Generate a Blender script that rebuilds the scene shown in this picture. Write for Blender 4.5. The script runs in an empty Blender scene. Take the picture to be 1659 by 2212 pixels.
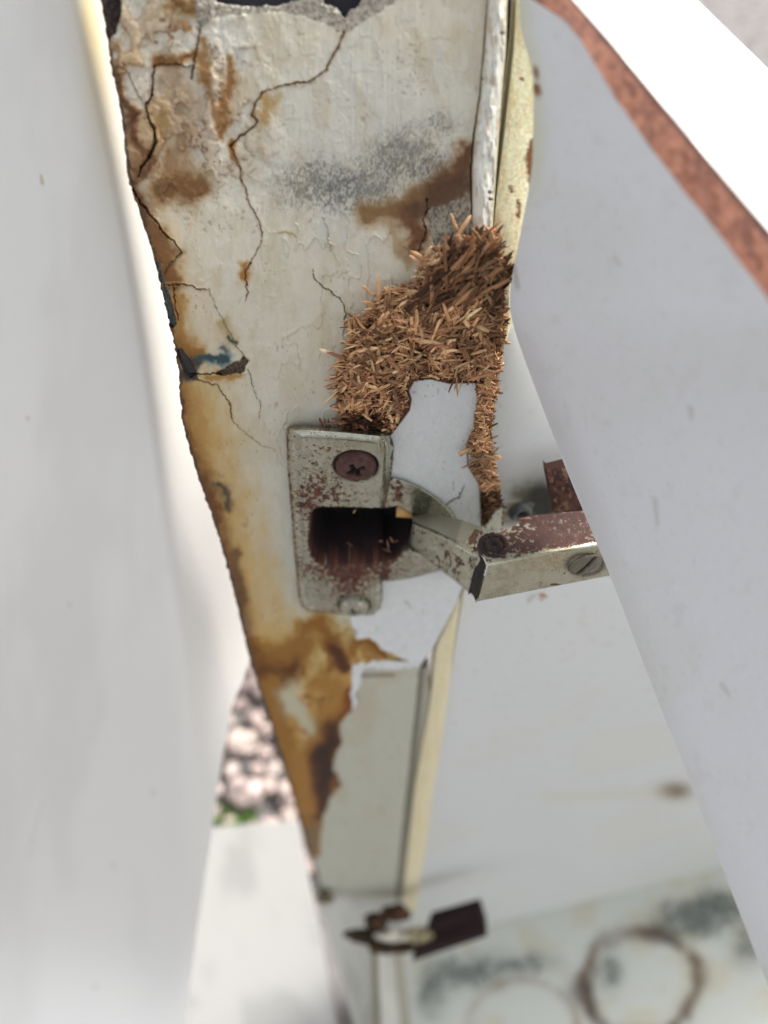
import bpy, math, random
import numpy as np
from mathutils import Vector, Matrix

sc = bpy.context.scene
MM = 0.001
PITCH = math.radians(52.4)          # the camera looks this far below the horizon
CAMH = 0.86                         # camera height above the ground, metres
FOC = 1600.0                        # focal length in pixels of a 1659 x 2212 picture
UC, VC = 829.5, 1106.0

# ------------------------------------------------------------------ camera
cam_d = bpy.data.cameras.new('camera')
cam = bpy.data.objects.new('camera', cam_d)
sc.collection.objects.link(cam)
cam.location = (0, 0, CAMH)
cam.rotation_euler = (math.pi/2 - PITCH, 0, 0)
cam_d.sensor_fit = 'VERTICAL'
cam_d.sensor_height = 36.0
cam_d.lens = FOC/2212*36.0
cam_d.clip_start = 0.004
cam_d.clip_end = 400
cam_d.dof.use_dof = True
cam_d.dof.focus_distance = 0.113
cam_d.dof.aperture_fstop = cam_d.lens/2.1
sc.camera = cam

# ------------------------------------------------------------------ world, sun, exposure
SUN = Vector((0.60, 0.43, 0.67)).normalized()      # direction towards the sun
w = bpy.data.worlds.new('World'); sc.world = w; w.use_nodes = True
nt = w.node_tree
sky = nt.nodes.new('ShaderNodeTexSky'); sky.sky_type = 'NISHITA'; sky.sun_disc = False
sky.sun_elevation = math.asin(SUN.z)
sky.sun_rotation = math.atan2(SUN.x, SUN.y)
sky.air_density = 0.7; sky.dust_density = 6.0; sky.ozone_density = 0.5
bg = nt.nodes['Background']; bg.inputs[1].default_value = 0.15
hs = nt.nodes.new('ShaderNodeHueSaturation'); hs.inputs['Saturation'].default_value = 0.21   # thin bright cloud
nt.links.new(sky.outputs[0], hs.inputs['Color']); nt.links.new(hs.outputs[0], bg.inputs[0])
sl = bpy.data.lights.new('sun', 'SUN'); sl.energy = 1.0; sl.angle = math.radians(14.0); sl.color = (1.0, 0.95, 0.88)
so = bpy.data.objects.new('sun', sl); sc.collection.objects.link(so)
so.rotation_euler = SUN.to_track_quat('Z', 'Y').to_euler()
sc.view_settings.view_transform = 'Standard'; sc.view_settings.look = 'None'
sc.view_settings.exposure = 1.38; sc.view_settings.gamma = 1.0
sc.view_settings.use_curve_mapping = False
sc.cycles.max_bounces = 8

# ------------------------------------------------------------------ space helpers (lengths in mm, camera at 0,0,0)
SP, CP = math.sin(PITCH), math.cos(PITCH)

def ray(u, v):
    X = (np.asarray(u, float)-UC)/FOC; Y = -(np.asarray(v, float)-VC)/FOC
    return np.stack([X, SP*Y+CP, CP*Y-SP+0*X], -1)

def at(u, v, depth):
    return ray(u, v)*np.asarray(depth, float)[..., None]

def on_plane(u, v, p0, n):
    r = ray(u, v); p0 = np.asarray(p0, float); n = np.asarray(n, float)
    return r*((p0@n)/(r@n))[..., None]

def proj(P):
    X = P[..., 0]; Y = P[..., 1]*SP+P[..., 2]*CP; Z = P[..., 1]*CP-P[..., 2]*SP
    return UC+FOC*X/Z, VC-FOC*Y/Z

def world(P):
    return np.asarray(P, float)*MM+np.array([0, 0, CAMH])

# ------------------------------------------------------------------ number helpers
def hash2(i, j, seed):
    h = (i.astype(np.int64)*374761393+j.astype(np.int64)*668265263+seed*1442695041) & 0x7fffffff
    h = ((h ^ (h >> 13))*1274126177) & 0x7fffffff
    return ((h ^ (h >> 16)) & 0xffff)/65535.0

def vnoise(x, y, seed=0):
    xi = np.floor(x); yi = np.floor(y); fx = x-xi; fy = y-yi
    fx = fx*fx*fx*(fx*(fx*6-15)+10); fy = fy*fy*fy*(fy*(fy*6-15)+10)
    a = hash2(xi, yi, seed); b = hash2(xi+1, yi, seed); c = hash2(xi, yi+1, seed); d = hash2(xi+1, yi+1, seed)
    return (a*(1-fx)+b*fx)*(1-fy)+(c*(1-fx)+d*fx)*fy

def fbm(x, y, seed=0, octs=4, gain=0.5):
    s = 0; a = 1.0; t = 0
    for o in range(octs):
        s = s+a*vnoise(x*2**o+17.3*o, y*2**o-9.1*o, seed+o*7); t += a; a *= gain
    return s/t

def sm(a, b, x):
    t = np.clip((x-a)/(b-a), 0, 1); return t*t*(3-2*t)

def seg_dist(u, v, pts, closed=False, rad=None):
    """distance to a polyline; with rad (one per vertex) the distance is divided by the local radius"""
    best = np.full(np.shape(u), 1e9); pts = list(pts)
    if closed: pts = pts+[pts[0]]
    for k in range(len(pts)-1):
        ax, ay = pts[k]; bx, by = pts[k+1]
        dx, dy = bx-ax, by-ay; L = dx*dx+dy*dy+1e-9
        t = np.clip(((u-ax)*dx+(v-ay)*dy)/L, 0, 1)
        d = np.hypot(u-ax-t*dx, v-ay-t*dy)
        if rad is not None: d = d/(rad[k]*(1-t)+rad[k+1]*t)
        best = np.minimum(best, d)
    return best

def inside(u, v, poly):
    c = np.zeros(np.shape(u), bool); n = len(poly)
    for i in range(n):
        x1, y1 = poly[i]; x2, y2 = poly[(i+1) % n]
        if y1 == y2: continue
        cond = (y1 > v) != (y2 > v)
        c ^= cond & (u < (x2-x1)*(v-y1)/(y2-y1)+x1)
    return c

def sdf(u, v, poly):
    d = seg_dist(u, v, poly, True)
    return np.where(inside(u, v, poly), d, -d)

def s2l(c):
    c = np.asarray(c, float)/255.0
    return np.where(c <= 0.04045, c/12.92, ((c+0.055)/1.055)**2.4)

def mix(col, rgb, m):
    """lay a colour (0-255 picture value) over a colour field with mask m"""
    m = np.clip(m, 0, 1)[..., None]
    return col*(1-m)+s2l(rgb)*m

def gmix(col, rgb, m):
    """like mix, but as a stain soaks in: tones multiply instead of covering"""
    m = np.clip(m, 0, 1)[..., None]
    return np.exp(np.log(np.maximum(col, 1e-3))*(1-m)+np.log(np.maximum(s2l(rgb), 1e-3))*m)

def interp(v, pts):
    pts = sorted(pts); return np.interp(v, [p[0] for p in pts], [p[1] for p in pts])

# ------------------------------------------------------------------ materials
def new_mat(name):
    m = bpy.data.materials.new(name); m.use_nodes = True
    return m, m.node_tree, m.node_tree.nodes['Principled BSDF']

def attr_mat(name, rough=0.5, scale=900, var=0.08, bump=0.15, bdist=0.00008, metallic=False, spec=0.4, stretch=(1, 1, 1), coat=0.0):
    """surface whose own colour comes from its Col attribute, broken up by fine noise"""
    m, t, b = new_mat(name)
    N, L = t.nodes, t.links
    a = N.new('ShaderNodeAttribute'); a.attribute_name = 'Col'
    tc = N.new('ShaderNodeTexCoord'); mp = N.new('ShaderNodeMapping'); mp.inputs['Scale'].default_value = stretch
    L.new(tc.outputs['Object'], mp.inputs['Vector'])
    n = N.new('ShaderNodeTexNoise'); n.inputs['Scale'].default_value = scale; n.inputs['Detail'].default_value = 6
    n.inputs['Roughness'].default_value = 0.65
    L.new(mp.outputs[0], n.inputs['Vector'])
    mr = N.new('ShaderNodeMapRange'); mr.inputs[1].default_value = 0.3; mr.inputs[2].default_value = 0.7
    mr.inputs[3].default_value = 1-var; mr.inputs[4].default_value = 1+var
    L.new(n.outputs['Fac'], mr.inputs[0])
    vm = N.new('ShaderNodeVectorMath'); vm.operation = 'SCALE'
    L.new(a.outputs['Color'], vm.inputs[0]); L.new(mr.outputs[0], vm.inputs['Scale'])
    L.new(vm.outputs[0], b.inputs['Base Color'])
    bp = N.new('ShaderNodeBump'); bp.inputs['Strength'].default_value = bump; bp.inputs['Distance'].default_value = bdist
    L.new(n.outputs['Fac'], bp.inputs['Height']); L.new(bp.outputs[0], b.inputs['Normal'])
    b.inputs['Specular IOR Level'].default_value = spec
    b.inputs['Coat Weight'].default_value = coat
    if metallic:                                   # alpha of Col says how bare the metal is
        r = N.new('ShaderNodeMapRange'); r.inputs[3].default_value = 0.88; r.inputs[4].default_value = rough
        L.new(a.outputs['Alpha'], r.inputs[0]); L.new(r.outputs[0], b.inputs['Roughness'])
        r2 = N.new('ShaderNodeMath'); r2.operation = 'MULTIPLY'; r2.inputs[1].default_value = 0.95
        L.new(a.outputs['Alpha'], r2.inputs[0]); L.new(r2.outputs[0], b.inputs['Metallic'])
    else:
        b.inputs['Roughness'].default_value = rough
    return m

M_skin = attr_mat('weathered_laminate', 0.5, 700, 0.04, 0.35, 0.00010, spec=0.3, stretch=(1, 1, 0.5))
M_board = attr_mat('white_melamine', 0.42, 1500, 0.02, 0.25, 0.00006, spec=0.25)
M_wood = attr_mat('chipboard_fibre', 0.85, 2600, 0.22, 0.5, 0.00008, spec=0.15)
M_edge = attr_mat('torn_board_edge', 0.85, 500, 0.06, 0.3, 0.0001, spec=0.15)
M_metal = attr_mat('nickel_plated_steel', 0.26, 2400, 0.14, 0.35, 0.00005, metallic=True, spec=0.5)
M_stone = attr_mat('pale_stone', 0.85, 120, 0.15, 0.5, 0.001, spec=0.2)

# ------------------------------------------------------------------ object helpers
def link(o, parent=None):
    sc.collection.objects.link(o)
    if parent is not None: o.parent = parent
    return o

def tag(o, label=None, cat=None, group=None, kind=None):
    for k, x in (('label', label), ('category', cat), ('group', group), ('kind', kind)):
        if x: o[k] = x
    return o

ORG = {}
def thing(name, label, cat, base, group=None, parent=None):
    o = bpy.data.objects.new(name, None); o.empty_display_size = 0.01
    sc.collection.objects.link(o); ORG[o.name] = world(base)
    if parent is not None: o.parent = parent; o.location = world(base)-ORG[parent.name]
    else: o.location = world(base)
    return tag(o, label, cat, group)

def raw_mesh(name, V, F, col, mat, parent=None, smooth=True, base=None):
    """V (n,3) in mm, F (m,4 or 3), col (n,4) -> one mesh object; its origin lies on the parent's (or its own) base"""
    V = world(V)
    if parent is not None: org = ORG[parent.name]
    else: org = world(base) if base is not None else V.mean(0)
    off = org
    me = bpy.data.meshes.new(name)
    V = V-off
    F = np.asarray(F)
    me.vertices.add(len(V)); me.vertices.foreach_set('co', V.astype(np.float32).ravel())
    k = F.shape[1]
    me.loops.add(F.size); me.loops.foreach_set('vertex_index', F.astype(np.int32).ravel())
    me.polygons.add(len(F)); me.polygons.foreach_set('loop_start', np.arange(0, F.size, k, dtype=np.int32))
    me.polygons.foreach_set('loop_total', np.full(len(F), k, np.int32))
    me.update(calc_edges=True)
    if smooth: me.polygons.foreach_set('use_smooth', np.ones(len(F), bool))
    if col is not None:
        a = me.color_attributes.new('Col', 'FLOAT_COLOR', 'POINT')
        c = np.ones((len(V), 4), np.float32); c[:, :col.shape[1]] = col
        a.data.foreach_set('color', c.ravel())
    me.validate()
    me.materials.append(mat)
    o = bpy.data.objects.new(name, me)
    sc.collection.objects.link(o)
    if parent is not None: o.parent = parent            # parts share the origin of their thing
    else: o.location = off
    return o

def grid(name, P, col, mat, parent=None, mask=None, back=None, smooth=True, base=None, flip=False):
    """P (ny,nx,3) surface; back = vector in mm: closes the sheet into a slab of that thickness"""
    ny, nx = P.shape[:2]
    idx = np.arange(ny*nx).reshape(ny, nx)
    F = np.stack([idx[:-1, :-1], idx[1:, :-1], idx[1:, 1:], idx[:-1, 1:]], -1).reshape(-1, 4)
    if mask is not None: F = F[mask.reshape(-1)]
    if flip: F = F[:, ::-1]
    V = P.reshape(-1, 3); C = col.reshape(-1, col.shape[-1])
    if back is not None:
        b = np.asarray(back, float)
        ring = np.concatenate([idx[0, :-1], idx[:-1, -1], idx[-1, ::-1][:-1], idx[::-1, 0][:-1]])
        n0 = len(V); m = len(ring)
        cw = np.repeat(C.mean(0, keepdims=True)*np.array([[.75, .75, .75, .6][:C.shape[1]]]), 1, 0)
        V = np.concatenate([V, V[ring], V[ring]+b, V+b])
        C = np.concatenate([C, np.repeat(cw, 2*m+n0, 0)])
        a = n0+np.arange(m); a2 = np.roll(a, -1)
        W = np.stack([a, a2, a2+m, a+m], -1)
        Bk = (np.stack([idx[:-1, :-1], idx[:-1, 1:], idx[1:, 1:], idx[1:, :-1]], -1).reshape(-1, 4))+n0+2*m
        if flip: W = W[:, ::-1]; Bk = Bk[:, ::-1]
        F = np.concatenate([F, W, Bk])
    return raw_mesh(name, V, F, C, mat, parent, smooth, base)

def uvgrid(u0, u1, v0, v1, step):
    return np.meshgrid(np.arange(u0, u1+step, step), np.arange(v0, v1+step, step))

def solid(c, shape, a=1.0):
    r = np.empty(shape+(4,)); r[..., :3] = s2l(c); r[..., 3] = a; return r

def with_a(rgb, a=1.0):
    return np.concatenate([rgb, np.broadcast_to(np.asarray(a, float), rgb.shape[:-1])[..., None]], -1)

# ================================================================== THE DOOR (warped, stained, broken)
S_LO = 1/(122.0*1410)
def door_inv(v, lift=0.0):
    """1/depth of the door's face: a vertical sheet that leans back above the hinge"""
    v = np.asarray(v, float)
    vk, w_ = 760.0, 260.0
    lo = (2340-v)*S_LO
    s_up = 2.7e-6
    x = vk-v
    soft = np.where(x <= -w_, 0, np.where(x >= w_, x, (x+w_)**2/(4*w_)))
    return lo-soft*(S_LO-s_up)

DOOR_Y = 85.0
L_PTS = [(-80, 203), (0, 217), (60, 228), (150, 240), (200, 252), (260, 264), (345, 272), (372, 274), (400, 281), (470, 305), (550, 330), (620, 347), (700, 366), (760, 380), (815, 388), (850, 387), (880, 393), (900, 390), (940, 401), (1010, 421), (1060, 438), (1120, 459), (1200, 484), (1300, 510), (1440, 543), (1560, 583), (1700, 625), (1800, 655), (1925, 690), (1960, 703)]
R_PTS = [(-80, 1053), (0, 1051), (108, 1042), (198, 1035), (288, 1021), (360, 1015), (464, 1017), (520, 1060), (600, 1085), (690, 1090), (783, 1080), (831, 1073), (895, 1064), (934, 1060), (979, 1063), (1033, 1070), (1069, 1081), (1100, 1085), (1137, 1082), (1200, 1040), (1280, 993), (1300, 988), (1398, 936), (1440, 906), (1477, 902), (1650, 884), (1891, 858), (1960, 850)]

CUT = [(905, 1441), (850, 1447), (790, 1444), (778, 1456), (782, 1475), (768, 1500), (775, 1518), (750, 1545), (733, 1570), (737, 1610), (722, 1640), (720, 1662), (737, 1695), (715, 1720), (700, 1760), (694, 1800), (692, 1850), (668, 1856), (672, 2000), (1200, 2000), (1200, 1441)]

def door_fields(u, v):
    """colour (linear) and height (mm, towards the viewer) of the door's face"""
    wu = (fbm(u/34, v/34, 3)-.5)*34+(fbm(u/9, v/9, 5)-.5)*9
    wv = (fbm(u/34, v/34, 11)-.5)*34+(fbm(u/9, v/9, 13)-.5)*9
    U, V = u+wu, v+wv
    ju = u+(fbm(u/13, v/13, 21)-.5)*9+(vnoise(u/4, v/4, 23)-.5)*2.5
    jv = v+(fbm(u/13, v/13, 25)-.5)*9+(vnoise(u/4, v/4, 27)-.5)*2.5
    n1 = fbm(u/150, v/230, 31); n2 = fbm(u/26, v/60, 33); n3 = fbm(u/6, v/16, 35)
    fine = fbm(u/2.2, v/4.5, 37, 2)
    col = np.broadcast_to(s2l((219, 213, 194)), u.shape+(3,)).copy()
    col = mix(col, (212, 210, 198), sm(.4, .7, n1)*.8)
    col = mix(col, (205, 190, 160), sm(.52, .75, n2)*.35)
    col = mix(col, (222, 219, 206), sm(.6, .75, fbm(u/20, v/20, 41))*.4)
    col = mix(col, (196, 182, 150), sm(.52, .72, fbm(u/46, v/120, 39, 4))*.35)
    cool = sm(700, 1100, v)*sm(520, 640, u)
    col = mix(col, (202, 205, 196), cool*.7)
    h = (n1-.5)*0.7+(n2-.5)*.12+(n3-.5)*.03
    # vertical brush ridges of old paint
    st = fbm(u/5.0, v/95, 43, 3); h = h+(st-.5)*.07
    rid = 1-np.abs(fbm((u+wu*.6)/48, (v+wv)/95, 47, 3)*2-1)
    rm = sm(.955, .99, rid)*sm(540, 640, u)*sm(420, 520, v)
    h = h+rm*.22; col = mix(col, (196, 186, 158), rm*.25)
    rid2 = 1-np.abs(fbm((u+wu)/30, (v+wv)/52, 53, 3)*2-1)
    h = h+sm(.95, 1, rid2)*.07
    flake = sm(.5, .53, fbm(U/40, V/55, 57, 3))
    h = h+flake*.05
    # ---------- soft stains: polyline, radii, colour, opacity
    def stain(pts, rad, rgb, op, p=1.0, warped=True):
        nonlocal col
        d = seg_dist(U if warped else u, V if warped else v, pts, False, rad)
        d = d*1.14+(fbm(u/16, v/22, 29, 3)-.5)*.6
        k = .78*np.exp(-(np.clip(d, 0, None)**2)*.6)+.25*sm(1.1, .1, d)
        k = np.clip(k*(0.8+0.5*(n2+n3-0.6))*1.22, 0, 1)
        g_ = sum(rgb)/3.0
        col = (gmix if g_ < 200 else mix)(col, tuple(max(0, (g_+(x-g_)*(1.22 if min(rgb) < 40 else 1.06))*.88) for x in rgb), k*op*1.1)
    dl = u-interp(v, [(a, b) for a, b in L_PTS])
    dlw = dl*.8+(fbm(u/25, v/38, 61)-.5)*60
    # brown soaked band that follows the whole broken edge
    bw = 24+20*fbm(v/60, v*0+3, 63, 3)
    band = sm(1.25, .35, (dl+(fbm(u/9, v/16, 65, 3)-.5)*16)/bw)*(.75+.5*(n2-.5))
    bandcol = np.where((v < 780)[..., None], s2l((112, 82, 56)), s2l((134, 90, 46)))
    # yellow tan wash along the broken edge
    wash = sm(150, 10, dlw)*sm(-50, 200, v)*(1-.35*sm(250, 600, v))
    col = mix(col, (206, 172, 112), np.clip(wash*.9*(.35+n2+.5*(n1-.5)), 0, .75))
    yl = sm(120, 0, dlw)*sm(780, 900, v)
    col = gmix(col, (204, 164, 96), yl*.8)
    col = col*(1-np.clip(band*.85, 0, 1)[..., None])+bandcol*np.clip(band*.85, 0, 1)[..., None]
    # cloudy tan plates in the upper left corner
    cl = sm(330, 120, dlw)*sm(520, 300, v)
    cells = fbm(U/42, V/60, 67, 4)
    col = mix(col, (190, 156, 114), cl*sm(.46, .62, cells)*.5)
    rimc = np.exp(-((cells-.5)/.014)**2)+.5*np.exp(-(np.clip(cells-.5, 0, 1)/.05)**2)*(cells > .5)
    col = mix(col, (140, 96, 56), cl*rimc*.8)
    col = mix(col, (228, 224, 212), cl*sm(.44, .36, cells)*.7)
    h = h+cl*((cells-.5)*2.2+sm(.50, .51, cells)*.18)+sm(60, 10, dlw)*.5*(n2-.3)
    cells2 = fbm(U/24, V/40, 68, 3)
    col = mix(col, (156, 112, 70), cl*np.exp(-((cells2-.5)/.018)**2)*.4)
    stain([(335, 128), (378, 131), (420, 122)], [10, 12, 11], (146, 98, 52), 1.0)
    stain([(370, 160), (390, 230), (400, 300)], [30, 45, 34], (190, 164, 134), .7)
    stain([(432, 90), (440, 140), (445, 180)], [8, 12, 10], (176, 132, 84), .8)
    stain([(498, 120), (500, 190), (486, 240), (478, 290)], [9, 13, 13, 8], (168, 122, 74), .85)
    stain([(440, 170), (460, 230), (478, 280)], [8, 8, 6], (176, 134, 88), .7)
    stain([(365, 335), (372, 380)], [16, 20], (176, 136, 92), .6)
    stain([(350, 415), (395, 396), (430, 404)], [20, 34, 22], (140, 100, 58), .95)
    stain([(395, 300), (380, 360)], [12, 18], (180, 146, 108), .6)
    stain([(375, 16), (440, 12)], [14, 20], (168, 126, 78), .8)
    stain([(392, 52), (402, 60)], [10, 8], (156, 104, 60), .6)
    stain([(250, 145), (268, 190), (290, 245)], [6, 7, 6], (122, 80, 46), .9)
    stain([(275, 215), (288, 270), (292, 300)], [10, 12, 8], (110, 72, 44), .9)
    stain([(300, 310), (320, 350), (300, 370)], [10, 14, 14], (122, 86, 56), .9)
    stain([(345, 245), (350, 285)], [14, 12], (184, 150, 96), .7)
    stain([(578, 205), (585, 235), (570, 262)], [12, 13, 9], (198, 160, 102), .75)
    stain([(500, 312), (508, 330), (515, 350)], [7, 6, 4], (176, 120, 62), .9)
    stain([(526, 575), (530, 600)], [8, 10], (182, 130, 72), .9)
    stain([(600, 505), (640, 502)], [3, 3], (196, 160, 110), .7)
    # lower left: brown rim, orange belly
    stain([(285, 400), (305, 450), (335, 520), (352, 570), (368, 612)], [12, 14, 16, 17, 14], (104, 72, 46), .95)
    stain([(330, 500), (360, 560), (372, 600)], [18, 22, 18], (150, 104, 58), .8)
    stain([(325, 470), (380, 545)], [6, 8], (150, 110, 66), .8)
    stain([(385, 640), (388, 690), (400, 740)], [10, 14, 18], (186, 138, 76), .8)
    stain([(398, 745), (425, 760), (432, 775)], [18, 16, 12], (168, 118, 60), .85)
    stain([(480, 690), (505, 740)], [9, 12], (206, 184, 138), .8)
    stain([(402, 770), (430, 790)], [12, 10], (88, 70, 56), .9)
    stain([(425, 778), (460, 778), (490, 780)], [9, 9, 10], (66, 88, 94), .95)
    stain([(400, 800), (412, 806), (420, 806)], [10, 10, 8], (64, 58, 54), .9)
    stain([(480, 752), (483, 762)], [7, 7], (110, 112, 108), .8)
    stain([(500, 735), (508, 742)], [5, 5], (70, 90, 86), .9)
    stain([(455, 812), (500, 818), (520, 812)], [8, 9, 6], (190, 146, 84), .8)
    stain([(398, 850), (400, 900), (408, 950), (432, 1020), (455, 1090), (482, 1180), (505, 1270), (535, 1400)], [13, 15, 14, 15, 13, 12, 12, 14], (128, 84, 42), .95)
    stain([(415, 840), (425, 920), (440, 1000)], [24, 24, 18], (206, 160, 92), .6)
    stain([(470, 1045), (484, 1066), (488, 1090)], [9, 9, 10], (92, 76, 58), .75)
    stain([(508, 1192), (512, 1225), (524, 1290)], [9, 10, 10], (128, 94, 58), .75)
    # amber rot at the bottom
    am = sm(1300, 1480, v+wv*1.2)*(1-inside(ju, jv, CUT))*(1-sm(735, 800, u)*sm(1330, 1290, v))
    am = am*(1-sm(850, 890, u))
    col = gmix(col, (200, 152, 72), am*.8)
    # swirled tide lines inside the amber rot, pale islands between them
    sw = fbm((u+wu*1.5)/46, (v+wv*1.5)/62, 111, 4)
    col = gmix(col, (112, 70, 26), am*np.exp(-((sw-.52)/.022)**2)*.75)
    col = gmix(col, (146, 96, 36), am*np.exp(-((sw-.57)/.03)**2)*.6)
    col = mix(col, (224, 212, 172), am*sm(.44, .36, sw)*.65)
    stain([(545, 1440), (600, 1430), (650, 1400)], [26, 34, 30], (172, 122, 48), .95)
    stain([(562, 1452), (600, 1468), (625, 1450)], [20, 24, 18], (96, 58, 18), 1.0)
    stain([(540, 1400), (556, 1425)], [15, 15], (130, 86, 34), .9)
    stain([(662, 1360), (690, 1350), (712, 1385), (728, 1415)], [18, 24, 18, 16], (166, 114, 44), 1.0)
    stain([(722, 1400), (733, 1425), (738, 1440)], [14, 16, 13], (90, 50, 18), 1.0)
    stain([(765, 1402), (797, 1392), (825, 1410)], [14, 17, 10], (170, 120, 50), .95)
    stain([(590, 1480), (588, 1540), (605, 1600), (640, 1690), (668, 1790)], [26, 26, 26, 26, 16], (176, 124, 44), 1.0)
    stain([(690, 1470), (745, 1510), (720, 1550), (690, 1560)], [24, 28, 28, 24], (190, 140, 66), .95)
    stain([(764, 1490), (758, 1530), (738, 1552)], [9, 10, 9], (138, 84, 34), .9)
    stain([(628, 1500), (634, 1530), (664, 1575)], [18, 20, 14], (226, 222, 192), .95)
    stain([(725, 1570), (716, 1600), (694, 1640), (700, 1680), (690, 1730), (681, 1755)], [15, 25, 30, 26, 19, 12], (78, 44, 14), 1.0)
    stain([(716, 1600), (696, 1640), (704, 1672), (694, 1716)], [9, 13, 12, 9], (54, 28, 12), .9)
    stain([(722, 1692), (732, 1700)], [10, 6], (128, 84, 44), .9)
    stain([(650, 1640), (655, 1700), (664, 1750)], [22, 22, 14], (192, 138, 60), .8)
    stain([(672, 1790), (680, 1840)], [16, 14], (150, 122, 84), .9)
    # ---------- clean white laminate patch (between the wood and under the hinge)
    wp = np.maximum(inside(u, v, [(842, 940), (868, 908), (884, 886), (888, 863), (882, 844), (894, 823), (929, 818), (971, 828), (1028, 826), (1033, 871), (1024, 925), (1008, 961), (1011, 1006), (1036, 1047), (1045, 1150), (1045, 1200), (830, 1200), (830, 960)]),
                    sm(745, 775, ju)*sm(1210, 1240, v)*(~inside(ju, jv, CUT)))
    rust_arc = inside(ju, jv, [(745, 1330), (760, 1352), (770, 1380), (800, 1378), (830, 1405), (884, 1428), (830, 1425), (800, 1430), (770, 1436), (740, 1436)])
    col0 = col
    white = np.broadcast_to(s2l((230, 234, 234)), u.shape+(3,))*(0.97+.06*n3[..., None])
    spk = sm(.74, .79, fbm(u/3.3, v/3.3, 71, 2))
    white = mix(white, (200, 194, 180), spk*.35)
    col = np.where((wp*(1-rust_arc) > .5)[..., None], white, col)
    h = h*(1-.75*wp)
    wl = [(842, 940), (868, 908), (884, 886), (888, 863), (882, 844), (894, 823), (929, 818), (971, 828), (1028, 826), (1033, 871), (1024, 925), (1008, 961), (1011, 1006), (1036, 1047), (1040, 1136)]
    wr_ = seg_dist(u, v, wl, False, [2.2]*15)
    col = mix(col, (92, 54, 38), sm(1.2, .4, wr_)*.85)
    # ---------- the step down to the older sheet below
    cut = inside(ju, jv, CUT)
    low = np.broadcast_to(s2l((200, 200, 184)), u.shape+(3,)).copy()
    low = mix(low, (190, 178, 148), sm(.5, .75, fbm(u/60, v/90, 73))*.4)
    low = mix(low, (120, 112, 92), np.exp(-(seg_dist(u, v, [(780, 1459), (850, 1458)], False, [5, 4])**2))*.8)  # shadow of the upper sheet's edge, painted along the step
    col = np.where(cut[..., None], low, col)
    h = np.where(cut, -2.4, h)
    # ---------- mould speckle
    def mould(cx, cy, rx, ry, dens, rgb=(98, 97, 93)):
        nonlocal col
        r = np.hypot((U-cx)/rx, (V-cy)/ry)
        d = np.exp(-r**2*1.3)*dens
        sp = fbm(u/2.6+v/14.0, v/5.2, 79, 3)
        col = mix(col, rgb, sm(.60-.28*d, .70-.26*d, sp)*np.clip(d*1.3, 0, .66))
        col = gmix(col, (128, 126, 118), np.clip(d*fbm(U/14, V/18, 81, 3)*1.6, 0, 1)*.4)
    mould(690, 400, 85, 62, .95); mould(780, 405, 90, 55, .95); mould(870, 335, 80, 60, .95)
    mould(950, 262, 45, 24, .6); mould(940, 370, 50, 40, .7); mould(610, 400, 30, 40, .3, (140, 128, 110))
    stain([(1014, 320), (985, 375), (945, 415), (905, 440)], [15, 24, 27, 22], (118, 82, 52), 1.0)
    stain([(990, 400), (930, 450)], [20, 26], (92, 64, 46), .8)
    stain([(1010, 395), (960, 430)], [16, 22], (104, 76, 56), .8)
    stain([(905, 440), (860, 452), (790, 462)], [24, 24, 20], (150, 116, 76), .9); stain([(900, 455), (870, 468)], [18, 16], (104, 72, 48), .9)
    stain([(870, 470), (900, 500), (890, 540)], [16, 20, 16], (128, 88, 56), .9)
    stain([(840, 480), (860, 520), (880, 560)], [9, 12, 14], (196, 168, 128), .6)
    g = inside(ju, jv, [(926, 452), (965, 440), (1020, 420), (1020, 520), (945, 545), (925, 500)])
    gf = fbm(u/2.6+v/12, v/5.5, 83, 3)
    col = mix(col, (160, 152, 136), g*.8); col = mix(col, (84, 80, 72), g*sm(.5, .62, gf)*.8)
    # ---------- torn fibrous top with holes
    tear = [(425, 70), (445, 52), (470, 38), (520, 32), (600, 26), (650, 34), (700, 50), (742, 74), (765, 60), (800, 36), (850, 8), (880, -90), (420, -90)]
    tr = inside(ju, jv, tear)
    tf = fbm(u/4+v/8, v/3.2-u/14, 89, 4)
    col = np.where(tr[..., None], mix(mix(np.broadcast_to(s2l((214, 208, 192)), u.shape+(3,)), (158, 148, 132), sm(.42, .6, tf)*.8), (104, 92, 80), sm(.56, .7, tf)*.7), col)
    h = h+np.where(tr, (tf-.6)*.6-.15*sm(80, 0, v), 0)
    ho = inside(ju, jv, [(690, -90), (700, 8), (722, 16), (736, 30), (746, 42), (754, 24), (778, 10), (792, -90)]) | inside(ju, jv, [(462, -90), (470, 6), (520, 16), (600, 12), (650, 0), (660, -90)])
    col = np.where(ho[..., None], s2l((44, 44, 52)), col); h = np.where(ho, -5.0, h)
    lh = inside(ju, jv, [(190, -90), (222, -90), (264, -90), (262, 30), (250, 70), (236, 90), (216, 60)])
    col = np.where(lh[..., None], mix(np.broadcast_to(s2l((84, 66, 60)), u.shape+(3,)), (50, 42, 42), sm(.4, .6, tf)), col)
    h = np.where(lh, -.8+(tf-.5)*1.0, h)
    # ---------- brown raw rim and charcoal rot at the broken left edge
    rim = sm(9, 4, dl+(fbm(u/7, v/11, 97)-.5)*10)
    col = mix(col, (86, 64, 48), rim*.85); h = h-rim*.5
    ch = np.minimum(seg_dist(ju, jv, [(338, 570), (346, 615), (362, 665), (374, 700)], False, [7, 11, 13, 8]), 9)
    chm = sm(1.15, .85, ch)
    col = np.where((chm > .5)[..., None], mix(np.broadcast_to(s2l((54, 60, 58)), u.shape+(3,)), (98, 98, 84), sm(.5, .7, tf)*.6), col); h = h-chm*1.0
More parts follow.
